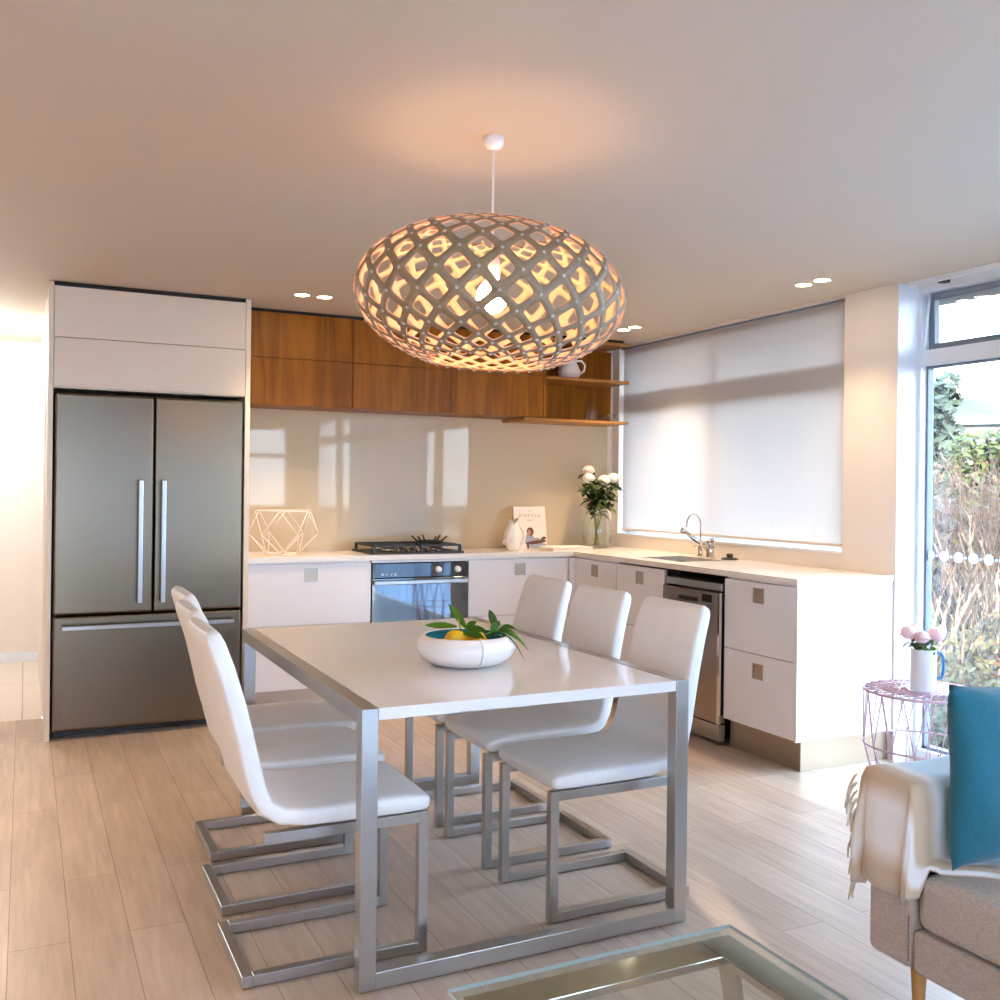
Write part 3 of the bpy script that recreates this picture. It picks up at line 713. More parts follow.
tube('fin', 'cream_ceramic', [c + Vector(p) for p in ((-.05, 0, .075), (-.075, 0, .062), (-.066, 0, .04))], [.012, .007, .003], t, 8)

# standing cookbook
bk = thing('book', 'pale cookbook with a seated figure on the cover, propped upright', 'book', (3.14, 5.93, ZK))
BX0, BX1, BH, BT = 3.005, 3.250, .292, .03
LEAN = Matrix.Translation((0, 5.925, ZK)) @ Matrix.Rotation(math.radians(-9), 4, 'X')
def leaned(bm): xform(bm, 0, LEAN); return bm
bm = bmesh.new(); bm_box(bm, BX0, BX1, 0, .003, .0008, BH, .0008, 1); bm_box(bm, BX0, BX1, BT - .003, BT, .0008, BH); bm_box(bm, BX0, BX0 + .004, .003, BT - .003, .0008, BH); obj('cover', leaned(bm), 'book', bk)
bm = bmesh.new(); bm_box(bm, BX0 + .004, BX1 - .004, .0032, BT - .0032, .006, BH - .004); obj('pages', leaned(bm), 'paper', bk)
def text_part(name, body, size, cx, z, sp=1.0):
    cu = bpy.data.curves.new(name, 'FONT'); cu.body = body; cu.size = size; cu.align_x = 'CENTER'; cu.extrude = .0003; cu.space_character = sp
    tmp = bpy.data.objects.new('tmp', cu); COL.objects.link(tmp); bpy.context.view_layer.update()
    me = bpy.data.meshes.new_from_object(tmp.evaluated_get(bpy.context.evaluated_depsgraph_get())); bpy.data.objects.remove(tmp)
    me.materials.clear(); me.materials.append(M['ink']); o = bpy.data.objects.new(name, me); COL.objects.link(o)
    o.parent = bk; o.matrix_parent_inverse = Matrix.Translation(bk.location).inverted()
    o.matrix_basis = LEAN @ Matrix.Translation((cx, -.0004, z)) @ Matrix.Rotation(PI / 2, 4, 'X')
    return o
BC = (BX0 + BX1) / 2
text_part('title_lettering', 'THE', .013, BC, .255, 1.3); text_part('title_lettering', 'KINFOLK', .032, BC, .218, 1.35); text_part('title_lettering', 'TABLE', .016, BC, .192, 1.4)
bm = bmesh.new()
def blob(cx, cz, rx, rz, mi, y=-.0006, n=18, rot=0):
    vs = []
    for k in range(n):
        a = 2 * PI * k / n; p = (rx * math.cos(a), rz * math.sin(a)); vs.append((cx + p[0] * math.cos(rot) - p[1] * math.sin(rot), cz + p[0] * math.sin(rot) + p[1] * math.cos(rot)))
    lo = [bm.verts.new((x, y, z)) for x, z in vs]; hi = [bm.verts.new((x, 0, z)) for x, z in vs]
    f = bm.faces.new(lo); f.material_index = mi
    for k in range(n): bm.faces.new([lo[k], lo[(k + 1) % n], hi[(k + 1) % n], hi[k]]).material_index = mi
blob(BX0 + .118, .118, .027, .030, 1, -.0009); blob(BX0 + .110, .113, .016, .021, 0, -.0012)
blob(BX0 + .108, .062, .045, .04, 2, -.0007, rot=-.3); blob(BX0 + .158, .062, .045, .012, 2, -.001, rot=-.1); blob(BX0 + .172, .066, .018, .008, 0, -.0012)
blob(BX0 + .16, .045, .08, .012, 1, -.0014, rot=.1); blob(BX0 + .16, .022, .08, .02, 2, -.0009); blob(BX0 + .218, .07, .022, .012, 3, -.0016, rot=.35); blob(BX0 + .095, .02, .008, .024, 1, -.0016)
obj('cover_picture', leaned(bm), ['skin', 'hair', 'greyblue', 'darkgreen'], bk)

t = thing('booklet', 'white booklet with pink edge lying flat in front of the vase', 'booklet', (3.30, 5.73, ZK))
n0 = 0; bm = bmesh.new(); bm_box(bm, 3.14, 3.44, 5.64, 5.84, ZK + .0005, ZK + .02, .002); obj('pages', bm, 'paper', t)
bm = bmesh.new(); bm_box(bm, 3.138, 3.442, 5.637, 5.842, ZK + .0203, ZK + .026, .002); obj('cover', bm, 'paper', t)
box('spine_band', 'pink_paper', (3.15, 3.43, 5.6355, 5.6368, ZK + .011, ZK + .015), t)

# glass vase and flowers
VX, VY = 3.615, 5.87
t = thing('glass_vase', 'round-bellied clear glass vase of white flowers in the corner', 'vase', (VX, VY, ZK))
lathe('body', 'clear', [(0, .0), (.07, 0), (.095, .03), (.108, .09), (.104, .16), (.085, .225), (.068, .275), (.074, .30), (.071, .30), (.065, .275), (.081, .225), (.1, .16), (.104, .09), (.091, .033), (0, .01)], (VX, VY, ZK + .0005), t, 36)
lathe('water', 'water', [(0, .012), (.089, .034), (.102, .09), (.1, .13), (0, .13)], (VX, VY, ZK + .0005), t, 32)
def leaf_blade(bm, base, d, L, W, droop=.3, mi=0, up=None):
    base = Vector(base); d = Vector(d).normalized(); s = d.cross(up or Vector((0, 0, 1)))
    if s.length < .1: s = Vector((1, 0, 0))
    s.normalize(); nrm = s.cross(d).normalized(); N = 6; L_, C_, R_ = [], [], []
    for i in range(N + 1):
        f = i / N; w = W * math.sin(PI * min(1, f * .93 + .05)) ** .8 if i < N else 0.0005
        p = base + d * L * f - Vector((0, 0, 1)) * droop * L * f * f
        L_.append(bm.verts.new(p + s * w + nrm * w * .3)); C_.append(bm.verts.new(p)); R_.append(bm.verts.new(p - s * w + nrm * w * .3))
    for i in range(N):
        for a, b in ((L_, C_), (C_, R_)):
            f = bm.faces.new([a[i], a[i + 1], b[i + 1], b[i]]); f.smooth = True; f.material_index = mi
def flower_head(bm, c, r, layers, cup, tilt=0, seed=0, mi=0):
    rnd = random.Random(seed); c = Vector(c); R = Matrix.Rotation(tilt, 4, 'X') @ Matrix.Rotation(rnd.random() * 6, 4, 'Z')
    n0 = len(bm.verts)
    for l in range(layers):
        f = (l + .5) / layers; n = 5 + int(9 * f); elev = PI / 2 * (1 - f) * cup + (.1 if cup < 1 else .25)
        for k in range(n):
            a = 2 * PI * k / n + l * .7 + rnd.uniform(-.1, .1)
            d = Vector((math.cos(a) * math.cos(elev), math.sin(a) * math.cos(elev), math.sin(elev)))
            up = Vector((0, 0, 1)); s = Vector((-math.sin(a), math.cos(a), 0)); L = r * (.75 + .3 * f) * rnd.uniform(.9, 1.08); W = r * (.3 if layers > 5 else .42)
            inn = d.cross(s); rows = []
            for i in range(5):
                g = i / 4; w = W * (math.sin(PI * (.18 + .66 * g)))
                p = d * L * g + up * (.25 * r * g * (1 - g)) - d.cross(s) * 0
                curl = up * (.28 * r * g * g * (1.2 - f)) + (-d) * (.16 * L * g * g * cup)
                rows.append([bm.verts.new(p + curl + s * w * q + up * abs(q) * w * .35) for q in (-1, 0, 1)])
            for r0, r1 in zip(rows, rows[1:]):
                for q in range(2):
                    fc = bm.faces.new([r0[q], r0[q + 1], r1[q + 1], r1[q]]); fc.smooth = True; fc.material_index = mi
    xform(bm, n0, Matrix.Translation(c) @ R)
WF = [((3.53, 5.85, 1.405), 'white chrysanthemum at the left edge of the vase bouquet', .06), ((3.575, 5.93, 1.462), 'white chrysanthemum standing tallest in the vase bouquet', .058), ((3.625, 5.80, 1.395), 'white chrysanthemum low in the middle of the vase bouquet', .06), ((3.715, 5.82, 1.405), 'large white chrysanthemum at the blind side of the vase bouquet', .068)]
rnd = random.Random(3); U_ = Vector((0, 0, 1))
for i, (p, lab, r) in enumerate(WF):
    t = thing('chrysanthemum', lab, 'flower', (VX, VY, ZK + .02), 'white flowers in the glass vase'); p = Vector(p)
    foot = Vector((VX + (VX - p.x) * .35 + rnd.uniform(-.02, .02), VY + rnd.uniform(-.03, .03), ZK + .022)); neck = Vector((VX + (p.x - VX) * .35, VY + (p.y - VY) * .35, ZK + .28))
    tube('stem', 'stem', [foot, foot.lerp(neck, .5), neck, neck.lerp(p, .6), p], [.005, .0045, .004, .004, .004], t, 6)
    bm = bmesh.new(); flower_head(bm, p - U_ * r * .35, r, 8, 1.0, rnd.uniform(-.3, .3), i); bm_ball(bm, p + U_ * r * .05, r * .72, 14, 9, (1, 1, .8)); obj('flower_head', bm, 'white_petal', t)
    bm = bmesh.new()
    for k in range(70):
        f = rnd.uniform(-.05, .93); q = neck.lerp(p, f) + Vector((rnd.uniform(-.035, .035), rnd.uniform(-.035, .035), rnd.uniform(-.05, .02))); a = rnd.uniform(0, 2 * PI)
        leaf_blade(bm, q, (math.cos(a), math.sin(a), rnd.uniform(-.1, .8)), rnd.uniform(.05, .085), rnd.uniform(.014, .024), .5)
    obj('leaves', bm, 'dark_leaf', t)

# ------------------------------------------------------------------ dining table
TX0, TX1, TY0, TY1, TZ = .800, 1.850, 2.455, 4.025, .747; W = .046
t = thing('dining_table', 'white-topped dining table on a square steel tube frame', 'table', (1.325, 3.24, 0))
box('tabletop', 'gloss_white', (TX0 + W + .001, TX1 - W - .001, TY0 + .002, TY1 - .002, TZ - .033, TZ - .0005), t, .002)
for x in (TX0, TX1 - W):
    box('side_rail', 'frame_steel', (x, x + W, TY0 + W * 0 + .0465, TY1 - .0465, TZ - W, TZ), t, .002)
    for y in (TY0, TY1 - W): box('leg', 'frame_steel', (x, x + W, y, y + W, .003, TZ), t, .002)
for y in (TY0, TY1 - W): box('floor_rail', 'frame_steel', (TX0 + W + .0005, TX1 - W - .0005, y, y + W, .003, .003 + W), t, .002)
for x in (TX0 + .023, TX1 - .023):
    for y in (TY0 + .023, TY1 - .023): lathe('glide', 'black_plastic', [(0, 0), (.015, 0), (.015, .003), (0, .003)], (x, y, 0), t, 12)

# ------------------------------------------------------------------ dining chairs (built facing +x, front legs at x = 0)
PROF = [(.000, .432, .020, .180), (.004, .433, .036, .192), (.018, .434, .050, .200), (.08, .437, .060, .203), (.16, .438, .060, .204), (.26, .438, .058, .204), (.36, .440, .056, .204), (.425, .449, .055, .202), (.466, .474, .054, .199),
        (.487, .515, .056, .196), (.501, .575, .058, .194), (.516, .65, .058, .191), (.536, .745, .057, .187), (.561, .842, .056, .182), (.581, .905, .054, .178), (.589, .925, .050, .174), (.594, .938, .040, .166), (.596, .946, .018, .150)]
def cushion_mesh(prof, n=6.0, segs=40, extra=0.0):
    bm = bmesh.new(); rings = []
    P = [Vector((-d - extra * max(0, (z - .5)) * (d / .6), 0, z)) for d, z, _, _ in prof]
    for i, (d, z, th, hw) in enumerate(prof):
        tg = (P[min(i + 1, len(P) - 1)] - P[max(i - 1, 0)]).normalized(); nr = Vector((tg.z, 0, -tg.x)); ring = []
        for k in range(segs):
            a = 2 * PI * k / segs; ca, sa = math.cos(a), math.sin(a)
            u = math.copysign(abs(ca) ** (2 / n), ca) * hw; w = math.copysign(abs(sa) ** (2 / n), sa) * th / 2
            crown = (1 - (u / hw) ** 2) * .004 if sa < 0 else 0
            ring.append(bm.verts.new(P[i] + Vector((0, u, 0)) + nr * (w - crown)))
        rings.append(ring)
    for r0, r1 in zip(rings, rings[1:]):
        for k in range(segs): bm.faces.new([r0[k], r0[(k + 1) % segs], r1[(k + 1) % segs], r1[k]]).smooth = True
    for r in (rings[0], rings[-1]): bm.faces.new(r)
    return bm
def make_chair(extra):
    t = thing('dining_chair', '-', 'chair', (0, 0, 0), 'white leather chairs around the dining table')
    seat = [p for p in PROF]
    bm = cushion_mesh(seat, extra=extra); obj('upholstered_shell', bm, 'leather', t)
    h, b = .182, .028
    for s in (-1, 1):
        y0, y1 = (h - b, h) if s > 0 else (-h, -h + b)
        box('leg', 'frame_steel', (-.030, -.002, y0, y1, .004, .404), t, .0015)
        box('seat_rail', 'frame_steel', (-.468, -.0305, y0, y1, .374, .404), t, .0015)
        box('floor_rail', 'frame_steel', (-.495, -.0305, y0, y1, .004, .034), t, .0015)
    box('rear_bar', 'frame_steel', (-.525, -.4955, -h, h, .004, .034), t, .0015)
    for x in (-.02, -.51):
        for y in (-h + .014, h - .014): lathe('glide', 'clear', [(0, 0), (.012, 0), (.012, .004), (0, .004)], (x, y, 0), t, 10)
    return t
A_, B_ = make_chair(.035), make_chair(0)
spots = [(A_, 1.052, 2.785, 0, 'white leather chair on the refrigerator side of the table, nearest the glass coffee table'),
         (A_, 1.082, 3.255, 0, 'middle white leather chair on the refrigerator side of the table'),
         (A_, 1.128, 3.715, 0, 'white leather chair on the refrigerator side of the table, nearest the oven'),
         (B_, 1.452, 2.790, PI, 'white leather chair on the dishwasher side of the table, nearest the glass coffee table'),
         (B_, 1.450, 3.258, PI, 'middle white leather chair on the dishwasher side of the table'),
         (B_, 1.456, 3.712, PI, 'white leather chair on the dishwasher side of the table, nearest the corner cabinets')]
used = set()
for src, x, y, rz, lab in spots:
    if src.name not in used: used.add(src.name); src.location = (x, y, 0); src.rotation_euler = (0, 0, rz); src['label'] = lab
    else: copy_tree(src, (x, y, 0), rz, lab)

# ------------------------------------------------------------------ fruit bowl on the table
BXc, BYc = 1.325, 2.972
t = thing('fruit_bowl', 'round white bowl with teal inside holding lemons on the dining table', 'bowl', (BXc, BYc, TZ))
lathe('outer_shell', 'ceramic', [(0, .001), (.09, .001), (.118, .006), (.15, .026), (.167, .054), (.163, .079), (.143, .096), (.138, .098), (.134, .096)], (BXc, BYc, TZ), t, 48)
lathe('glazed_lining', 'teal_glaze', [(.134, .096), (.151, .077), (.157, .054), (.142, .028), (.11, .012), (0, .010)], (BXc, BYc, TZ), t, 48)
a = -1.64
tube('raised_rib', 'ceramic', [(BXc + r * math.cos(a), BYc + r * math.sin(a), TZ + z) for r, z in ((.12, .007), (.151, .026), (.168, .054), (.164, .079), (.144, .096), (.137, .099))], .0045, t, 6)
def lemon(loc, rot, lab, s=1.0):
    bm = bmesh.new(); prof = []
    for i in range(15):
        f = i / 14; a = PI * f; r = .031 * math.sin(a) ** .85; z = -.042 * math.cos(a)
        if f < .1 or f > .9: z *= 1.08
        prof.append((max(r, 0 if i in (0, 14) else .004), z))
    bm_lathe(bm, prof, (0, 0, 0), 20); xform(bm, 0, Matrix.Scale(s, 4)); o = obj('lemon', bm, 'lemon'); o.location = loc; o.rotation_euler = rot
    return tag(o, lab, 'lemon', 'lemons in the white bowl')
lemon((BXc - .045, BYc - .02, TZ + .082), (PI / 2 - .2, .1, -.9), 'yellow lemon at the open side of the bowl, showing its whole side', 1.12)
lemon((BXc + .015, BYc - .095, TZ + .066), (PI / 2, 0, .5), 'yellow lemon low at the front rim of the white bowl')
lemon((BXc + .035, BYc + .0, TZ + .078), (PI / 2, .1, .2), 'orange-yellow lemon half hidden under the leafy sprig')
lemon((BXc - .03, BYc + .07, TZ + .048), (PI / 2, 0, 1.2), 'yellow lemon at the back of the white bowl')
lemon((BXc + .075, BYc + .065, TZ + .052), (PI / 2, 0, 2.2), 'yellow lemon under leaves at the back of the white bowl')
def sprig(lab, pts, leaves, r=.0028):
    t = thing('lemon_sprig', lab, 'leafy sprig', pts[0], 'lemon leaf sprigs in the bowl')
    tube('twig', 'stem', pts, r, t, 6)
    for b, d, L, Wd, dr in leaves:
        bm = bmesh.new(); leaf_blade(bm, b, d, L * .85, Wd * .78, dr, up=fwd * .75 + U * .65); obj('leaf', bm, 'leaf', t)
c = Vector((BXc, BYc, TZ))
# image-right is (+.9,-.44); image-left is the opposite
rt = Vector((.9, -.437, 0)); fwd = Vector((.437, .9, 0)); U = Vector((0, 0, 1))
def q(a, b, z): return c + rt * a + fwd * b + U * z
sprig('leafy lemon sprig standing up at the middle of the white bowl', [q(0, -.02, .095), q(-.02, -.02, .125), q(-.025, -.02, .15)],
      [(q(-.03, -.02, .125), -rt - U * .02, .125, .021, -.05), (q(.0, -.02, .12), -rt * .75 + U * 1.0, .115, .02, .0), (q(.005, -.03, .12), rt * .4 - U * .0, .075, .018, .1), (q(.0, 0, .115), rt * .6 + U * .6, .06, .016, .2)])
sprig('bushy lemon sprig drooping over the corner-cabinet side of the bowl', [q(.03, 0, .08), q(.07, 0, .10), q(.11, 0, .115)],
      [(q(.10, 0, .11), rt + U * .15, .13, .022, .75), (q(.10, .02, .11), -rt * .35 + U, .085, .018, .0), (q(.085, -.02, .105), rt * .4 + U * .8, .07, .018, .2), (q(.06, -.05, .09), -rt * .8 + U * .35, .09, .024, .2),
       (q(.115, .0, .115), rt * .8 + U * .5, .08, .016, .6), (q(.09, -.04, .10), rt * .3 - fwd * .5 + U * .3, .07, .02, .4), (q(.05, 0, .095), -rt * .7 + U * .6, .07, .02, .1), (q(.10, .04, .11), fwd + U * .5, .09, .02, .4), (q(.125, -.03, .105), rt * .55 - fwd * .3 - U * .25, .10, .009, .6)])

# ------------------------------------------------------------------ pendant lamp
LX, LY, LZ = 1.235, 2.624, 1.898; RA, RB = .402, .222
t = thing('pendant_lamp', 'large woven lattice bamboo pendant lamp hanging over the dining table', 'pendant lamp', (LX + .01, LY + .008, ZC))
CXl, CYl = 1.245, 2.632
lathe('ceiling_canopy', 'ceramic', [(0, -.038), (.010, -.038), (.022, -.034), (.030, -.022), (.031, 0), (0, 0)], (CXl, CYl, ZC - .0005), t, 24)
tube('cord', 'ceramic', [(CXl, CYl, ZC - .036), (CXl, CYl, LZ + .13)], .0035, t, 8)
lathe('bulb_holder', 'ceramic', [(0, .14), (.018, .14), (.024, .10), (.024, .06), (.018, .055), (0, .055)], (CXl - .0, CYl, LZ), t, 20)
bm = bmesh.new(); bm_lathe(bm, [(0, -.048), (.026, -.042), (.042, -.022), (.047, .0), (.042, .024), (.028, .042), (.018, .054), (0, .056)], (CXl, CYl, LZ), 24); obj('bulb', bm, 'bulb', t)
# conformal latitude so that the two strip families cross at right angles
NC = 22; TB = []
N_ = 4000; psi = 0; th = PI / 2; TB = [(0.0, PI / 2)]; dth = (PI / 2 - .02) / N_
for i in range(N_):
    th -= dth; ds = math.sqrt((RA * math.cos(th)) ** 2 + (RB * math.sin(th)) ** 2); psi += ds * dth / (RA * math.sin(th)); TB.append((psi, th))
def theta(ps):
    s = abs(ps); lo, hi = 0, len(TB) - 1
    while hi - lo > 1:
        m_ = (lo + hi) // 2
        if TB[m_][0] < s: lo = m_
        else: hi = m_
    f = (s - TB[lo][0]) / max(1e-9, TB[hi][0] - TB[lo][0]); th_ = TB[lo][1] + (TB[hi][1] - TB[lo][1]) * min(1, f)
    return th_ if ps >= 0 else PI - th_
TILT = Matrix.Translation((LX, LY, LZ)) @ Matrix.Rotation(math.radians(3.2), 4, Vector((.437, .9, 0))) @ Matrix.Rotation(.06, 4, 'Z')
def on_shell(ph, ps, off=0):
    th_ = theta(ps); return Vector(((RA + off) * math.sin(th_) * math.cos(ph), (RA + off) * math.sin(th_) * math.sin(ph), (RB + off) * math.cos(th_)))
D = PI / NC; JR = 7
bm = bmesh.new(); vc = {}
def vert(ph, ps, off):
    k = (round(ph / D * 64) % (2 * NC * 64), round(ps / D * 64), off)
    if k not in vc: vc[k] = bm.verts.new(on_shell(ph, ps, off))
    return vc[k]
K = 5
for j in range(-JR, JR + 1):
    for i in range(NC):
        pc = 2 * D * i + (D if j % 2 else 0); sc_ = D * j
        corners = [(1, 0), (0, 1), (-1, 0), (0, -1)]; outer, hole = [], []
        for e in range(4):
            (ax, ay), (bx, by) = corners[e], corners[(e + 1) % 4]
            for k in range(K + 1 if False else K):
                f = k / K; ox, oy = ax + (bx - ax) * f, ay + (by - ay) * f; outer.append((ox, oy))
                u_, w_ = ox + oy, oy - ox       # square coordinates
                m_ = (abs(u_) ** 6 + abs(w_) ** 6) ** (1 / 6); hh = .70
                hole.append((ox / m_ * hh, oy / m_ * hh))
        n = len(outer)
        for off, mi in ((0.0, 0), (-.0045, 1)):
            O_ = [vert(pc + x * D, sc_ + y * D, off) for x, y in outer]; H_ = [vert(pc + x * D, sc_ + y * D, off) for x, y in hole]
            for k in range(n):
                k2 = (k + 1) % n; fv = [O_[k], O_[k2], H_[k2], H_[k]]
                if mi: fv.reverse()
                try: f = bm.faces.new(fv); f.smooth = True; f.material_index = mi
                except ValueError: pass
            if mi == 0: H0 = H_
            else: H1 = H_
        for k in range(n):
            k2 = (k + 1) % n; f = bm.faces.new([H0[k], H0[k2], H1[k2], H1[k]]); f.material_index = 1
# rims of the two pole openings
for s in (1, -1):
    ps = s * D * (JR + 1); n = NC * 4
    for off in (0.0,):
        pass
def shell_normal(p): return Vector((p.x / RA ** 2, p.y / RA ** 2, p.z / RB ** 2)).normalized()
for j in range(-JR - 1, JR + 2):          # a rivet at every crossing
    for i in range(NC):
        p = on_shell(2 * D * i + (0 if j % 2 else D), D * j, .0005); nr = shell_normal(p); a_, b_ = frame_of(nr); r = .0045
        vs = [bm.verts.new(p + nr * .002 + (a_ * math.cos(w) + b_ * math.sin(w)) * r) for w in [2 * PI * k / 7 for k in range(7)]]; f = bm.faces.new(vs); f.material_index = 2
        v2 = [bm.verts.new(p + (a_ * math.cos(w) + b_ * math.sin(w)) * r * 1.15) for w in [2 * PI * k / 7 for k in range(7)]]
        for k in range(7): bm.faces.new([v2[k], v2[(k + 1) % 7], vs[(k + 1) % 7], vs[k]]).material_index = 2
xform(bm, 0, TILT)
obj('lattice_shade', bm, ['lamp_out', 'lamp_in', 'rivet'], t, keep=True)

# ------------------------------------------------------------------ recessed twin downlights
def downlight(lab, pts):
    cx = sum(p[0] for p in pts) / 2; cy = sum(p[1] for p in pts) / 2
    t = thing('downlight', lab, 'downlight', (cx, cy, ZC), 'recessed twin downlights')
    for (x, y) in pts:
        lathe('trim_ring', 'ceil', [(.040, -.001), (.052, -.001), (.052, -.004), (.040, -.003)], (x, y, ZC), t, 24)
        lathe('lamp', 'spot', [(0, -.0015), (.040, -.0015), (.040, -.0008), (0, -.0008)], (x, y, ZC), t, 24)
DL = [('twin recessed downlight in the ceiling in front of the walnut cupboards', [(1.352, 5.285), (1.478, 5.285)]),
      ('twin recessed downlight in the ceiling near the open walnut shelves', [(3.51, 5.395), (3.51, 5.268)]),
      ('twin recessed downlight in the ceiling near the end of the roller blind', [(3.525, 3.772), (3.525, 3.645)])]
DL += [('added twin downlight, out of view, over the open floor, refrigerator end', [(-1.15, 4.0), (-1.15, 3.873)]), ('added twin downlight, out of view, over the open floor, beside the viewer', [(-1.15, 1.9), (-1.15, 1.773)])]  # unseen pairs added to bring warm light to the left side
for lab, pts in DL: downlight(lab, pts)

# ------------------------------------------------------------------ glass coffee table
t = thing('coffee_table', 'low coffee table with clear glass top and polished metal frame', 'coffee table', (1.04, 1.2, 0))
GX0, GX1, GY0, GY1, GZ = .716, 1.373, .55, 1.670, .400
bm = bmesh.new(); bm_box(bm, GX0, GX1, GY0, GY1, GZ - .010, GZ, .0015, 2); gt = obj('glass_top', bm, 'table_glass', t)
bm = bmesh.new()
for b in ((GX0 - .0006, GX0 + .0004, GY0, GY1), (GX1 - .0004, GX1 + .0006, GY0, GY1), (GX0, GX1, GY0 - .0006, GY0 + .0004), (GX0, GX1, GY1 - .0004, GY1 + .0006)): bm_box(bm, *b, GZ - .009, GZ - .001)
obj('polished_edge', bm, 'glass_edge', gt)
fw_ = .075; zz = GZ - .0105
for b in ((GX0 + .02, GX0 + .02 + fw_, GY0 + .02, GY1 - .02), (GX1 - .02 - fw_, GX1 - .02, GY0 + .02, GY1 - .02)): box('frame_rail', 'chrome', (*b, zz - .018, zz), t, .002)
for y in (GY0 + .02, GY1 - .02 - fw_): box('frame_rail', 'chrome', (GX0 + .02 + fw_, GX1 - .02 - fw_, y, y + fw_, zz - .018, zz), t, .002)
for x in (GX0 + .055, GX1 - .055):
    for y, s in ((GY1 - .06, -1), (GY0 + .06, 1)):
        bm = bmesh.new(); bm_box(bm, x - .006, x + .006, -.03, .03, 0, 1, .0); 
        for v in bm.verts: k = v.co.z; v.co = Vector((v.co.x, y + v.co.y * (.55 + .45 * k) + s * .10 * (1 - k), .0 + k * (zz - .018)))
        obj('leg', bm, 'chrome', t)

# ------------------------------------------------------------------ sofa, cushion and throw
SXf, SYa, SYb, SYe, SXb = 1.95, 1.835, 1.695, -.45, 2.80
t = thing('sofa', 'taupe fabric sofa with tapered wooden legs in front of the window', 'sofa', (2.4, .8, 0))
def soft(name, b, bev, mat='sofa', par=t, puff=0):
    bm = bmesh.new(); bm_box(bm, *b, bevel=bev, segs=4)
    for f in bm.faces: f.smooth = True
    o = obj(name, bm, mat, par)
    md = o.modifiers.new('wn', 'WEIGHTED_NORMAL'); md.keep_sharp = False
    return o
soft('base', (SXf + .002, SXb, SYe, SYb - .001, .165, .268), .012)
soft('armrest', (SXf, SXb + .02, SYb, SYa, .165, .607), .022)
soft('backrest', (SXb - .20, SXb + .02, SYe, SYb - .002, .27, .80), .04)
soft('seat_cushion', (SXf + .006, SXb - .205, .64, SYb - .004, .270, .405), .030)
soft('seat_cushion', (SXf + .006, SXb - .205, SYe + .14, .635, .270, .405), .030)
soft('armrest', (SXf, SXb + .02, SYe - .002, SYe + .135, .165, .572), .022)
for x, sx in ((2.03, -1), (2.70, 1)):
    for y in (1.74, -.35): 
        bm = bmesh.new(); bm_lathe(bm, [(0, 0), (.012, 0), (.021, .165), (0, .165)], (x, y, 0), 20); obj('leg', bm, 'oak', t)
# seam piping on the arm front
bm = bmesh.new(); bm_tube(bm, [(SXf - .0005, SYb + .008, .30), (SXf - .0005, SYb + .008, .19)], .0016, 6); obj('seam', bm, 'ink', t)

# cushion: pinched-corner pillow leaning on the armrest
bm = bmesh.new(); N = 26; S = .218; grid = {}
for side in (1, -1):
    for i in range(N + 1):
        for j in range(N + 1):
            u, v = 2 * i / N - 1, 2 * j / N - 1
            edge = (1 - u ** 4) * (1 - v ** 4); thick = .062 * max(0, edge) ** .6
            px_, pz_ = u * S * (1 - .07 * (1 - abs(u) ** 3) * 0 - .06 * (1 - v * v) * abs(u)), v * S * (1 - .06 * (1 - u * u) * abs(v))
            if side == -1 and (i in (0, N) or j in (0, N)): grid[(side, i, j)] = grid[(1, i, j)]; continue
            grid[(side, i, j)] = bm.verts.new((px_, side * thick + .004 * math.sin(9 * u + 4 * v), pz_))
    for i in range(N):
        for j in range(N):
            f = bm.faces.new([grid[(side, i, j)], grid[(side, i + 1, j)], grid[(side, i + 1, j + 1)], grid[(side, i, j + 1)]]); f.smooth = True
xform(bm, 0, Matrix.Translation((2.205, 1.618, .648)) @ Matrix.Rotation(math.radians(-3), 4, 'X') @ Matrix.Rotation(math.radians(2), 4, 'Y'))
tag(obj('cushion', bm, 'teal', origin=(2.205, 1.618, .43)), 'teal linen cushion leaning against the sofa armrest', 'cushion')

# throw blanket: runs over the armrest and down onto the seat, with a drop over the arm's front
t = thing('throw_blanket', 'cream throw with tan and pale blue stripes over the sofa armrest', 'blanket', (2.2, 1.76, .58))
ZA = .613                              # just above the armrest top
path = [(SYa + .030, .475), (SYa + .022, .53), (SYa + .012, .59), (SYa - .004, ZA + .004), (SYa - .03, ZA + .008), (SYa - .07, ZA + .008), (SYb + .02, ZA + .006), (SYb - .004, ZA - .004), (SYb - .016, .565), (SYb - .018, .49), (SYb - .024, .435), (SYb - .05, .414), (SYb - .12, .412), (SYb - .22, .412), (SYb - .30, .412)]
bm = bmesh.new(); uvl = bm.loops.layers.uv.new('UVMap'); NA = 60; NB = 44; drop = 16; G = {}
def path_at(f):
    x = f * (len(path) - 1); i = min(int(x), len(path) - 2); g = x - i; return path[i][0] + (path[i + 1][0] - path[i][0]) * g, path[i][1] + (path[i + 1][1] - path[i][1]) * g
rnd = random.Random(11)
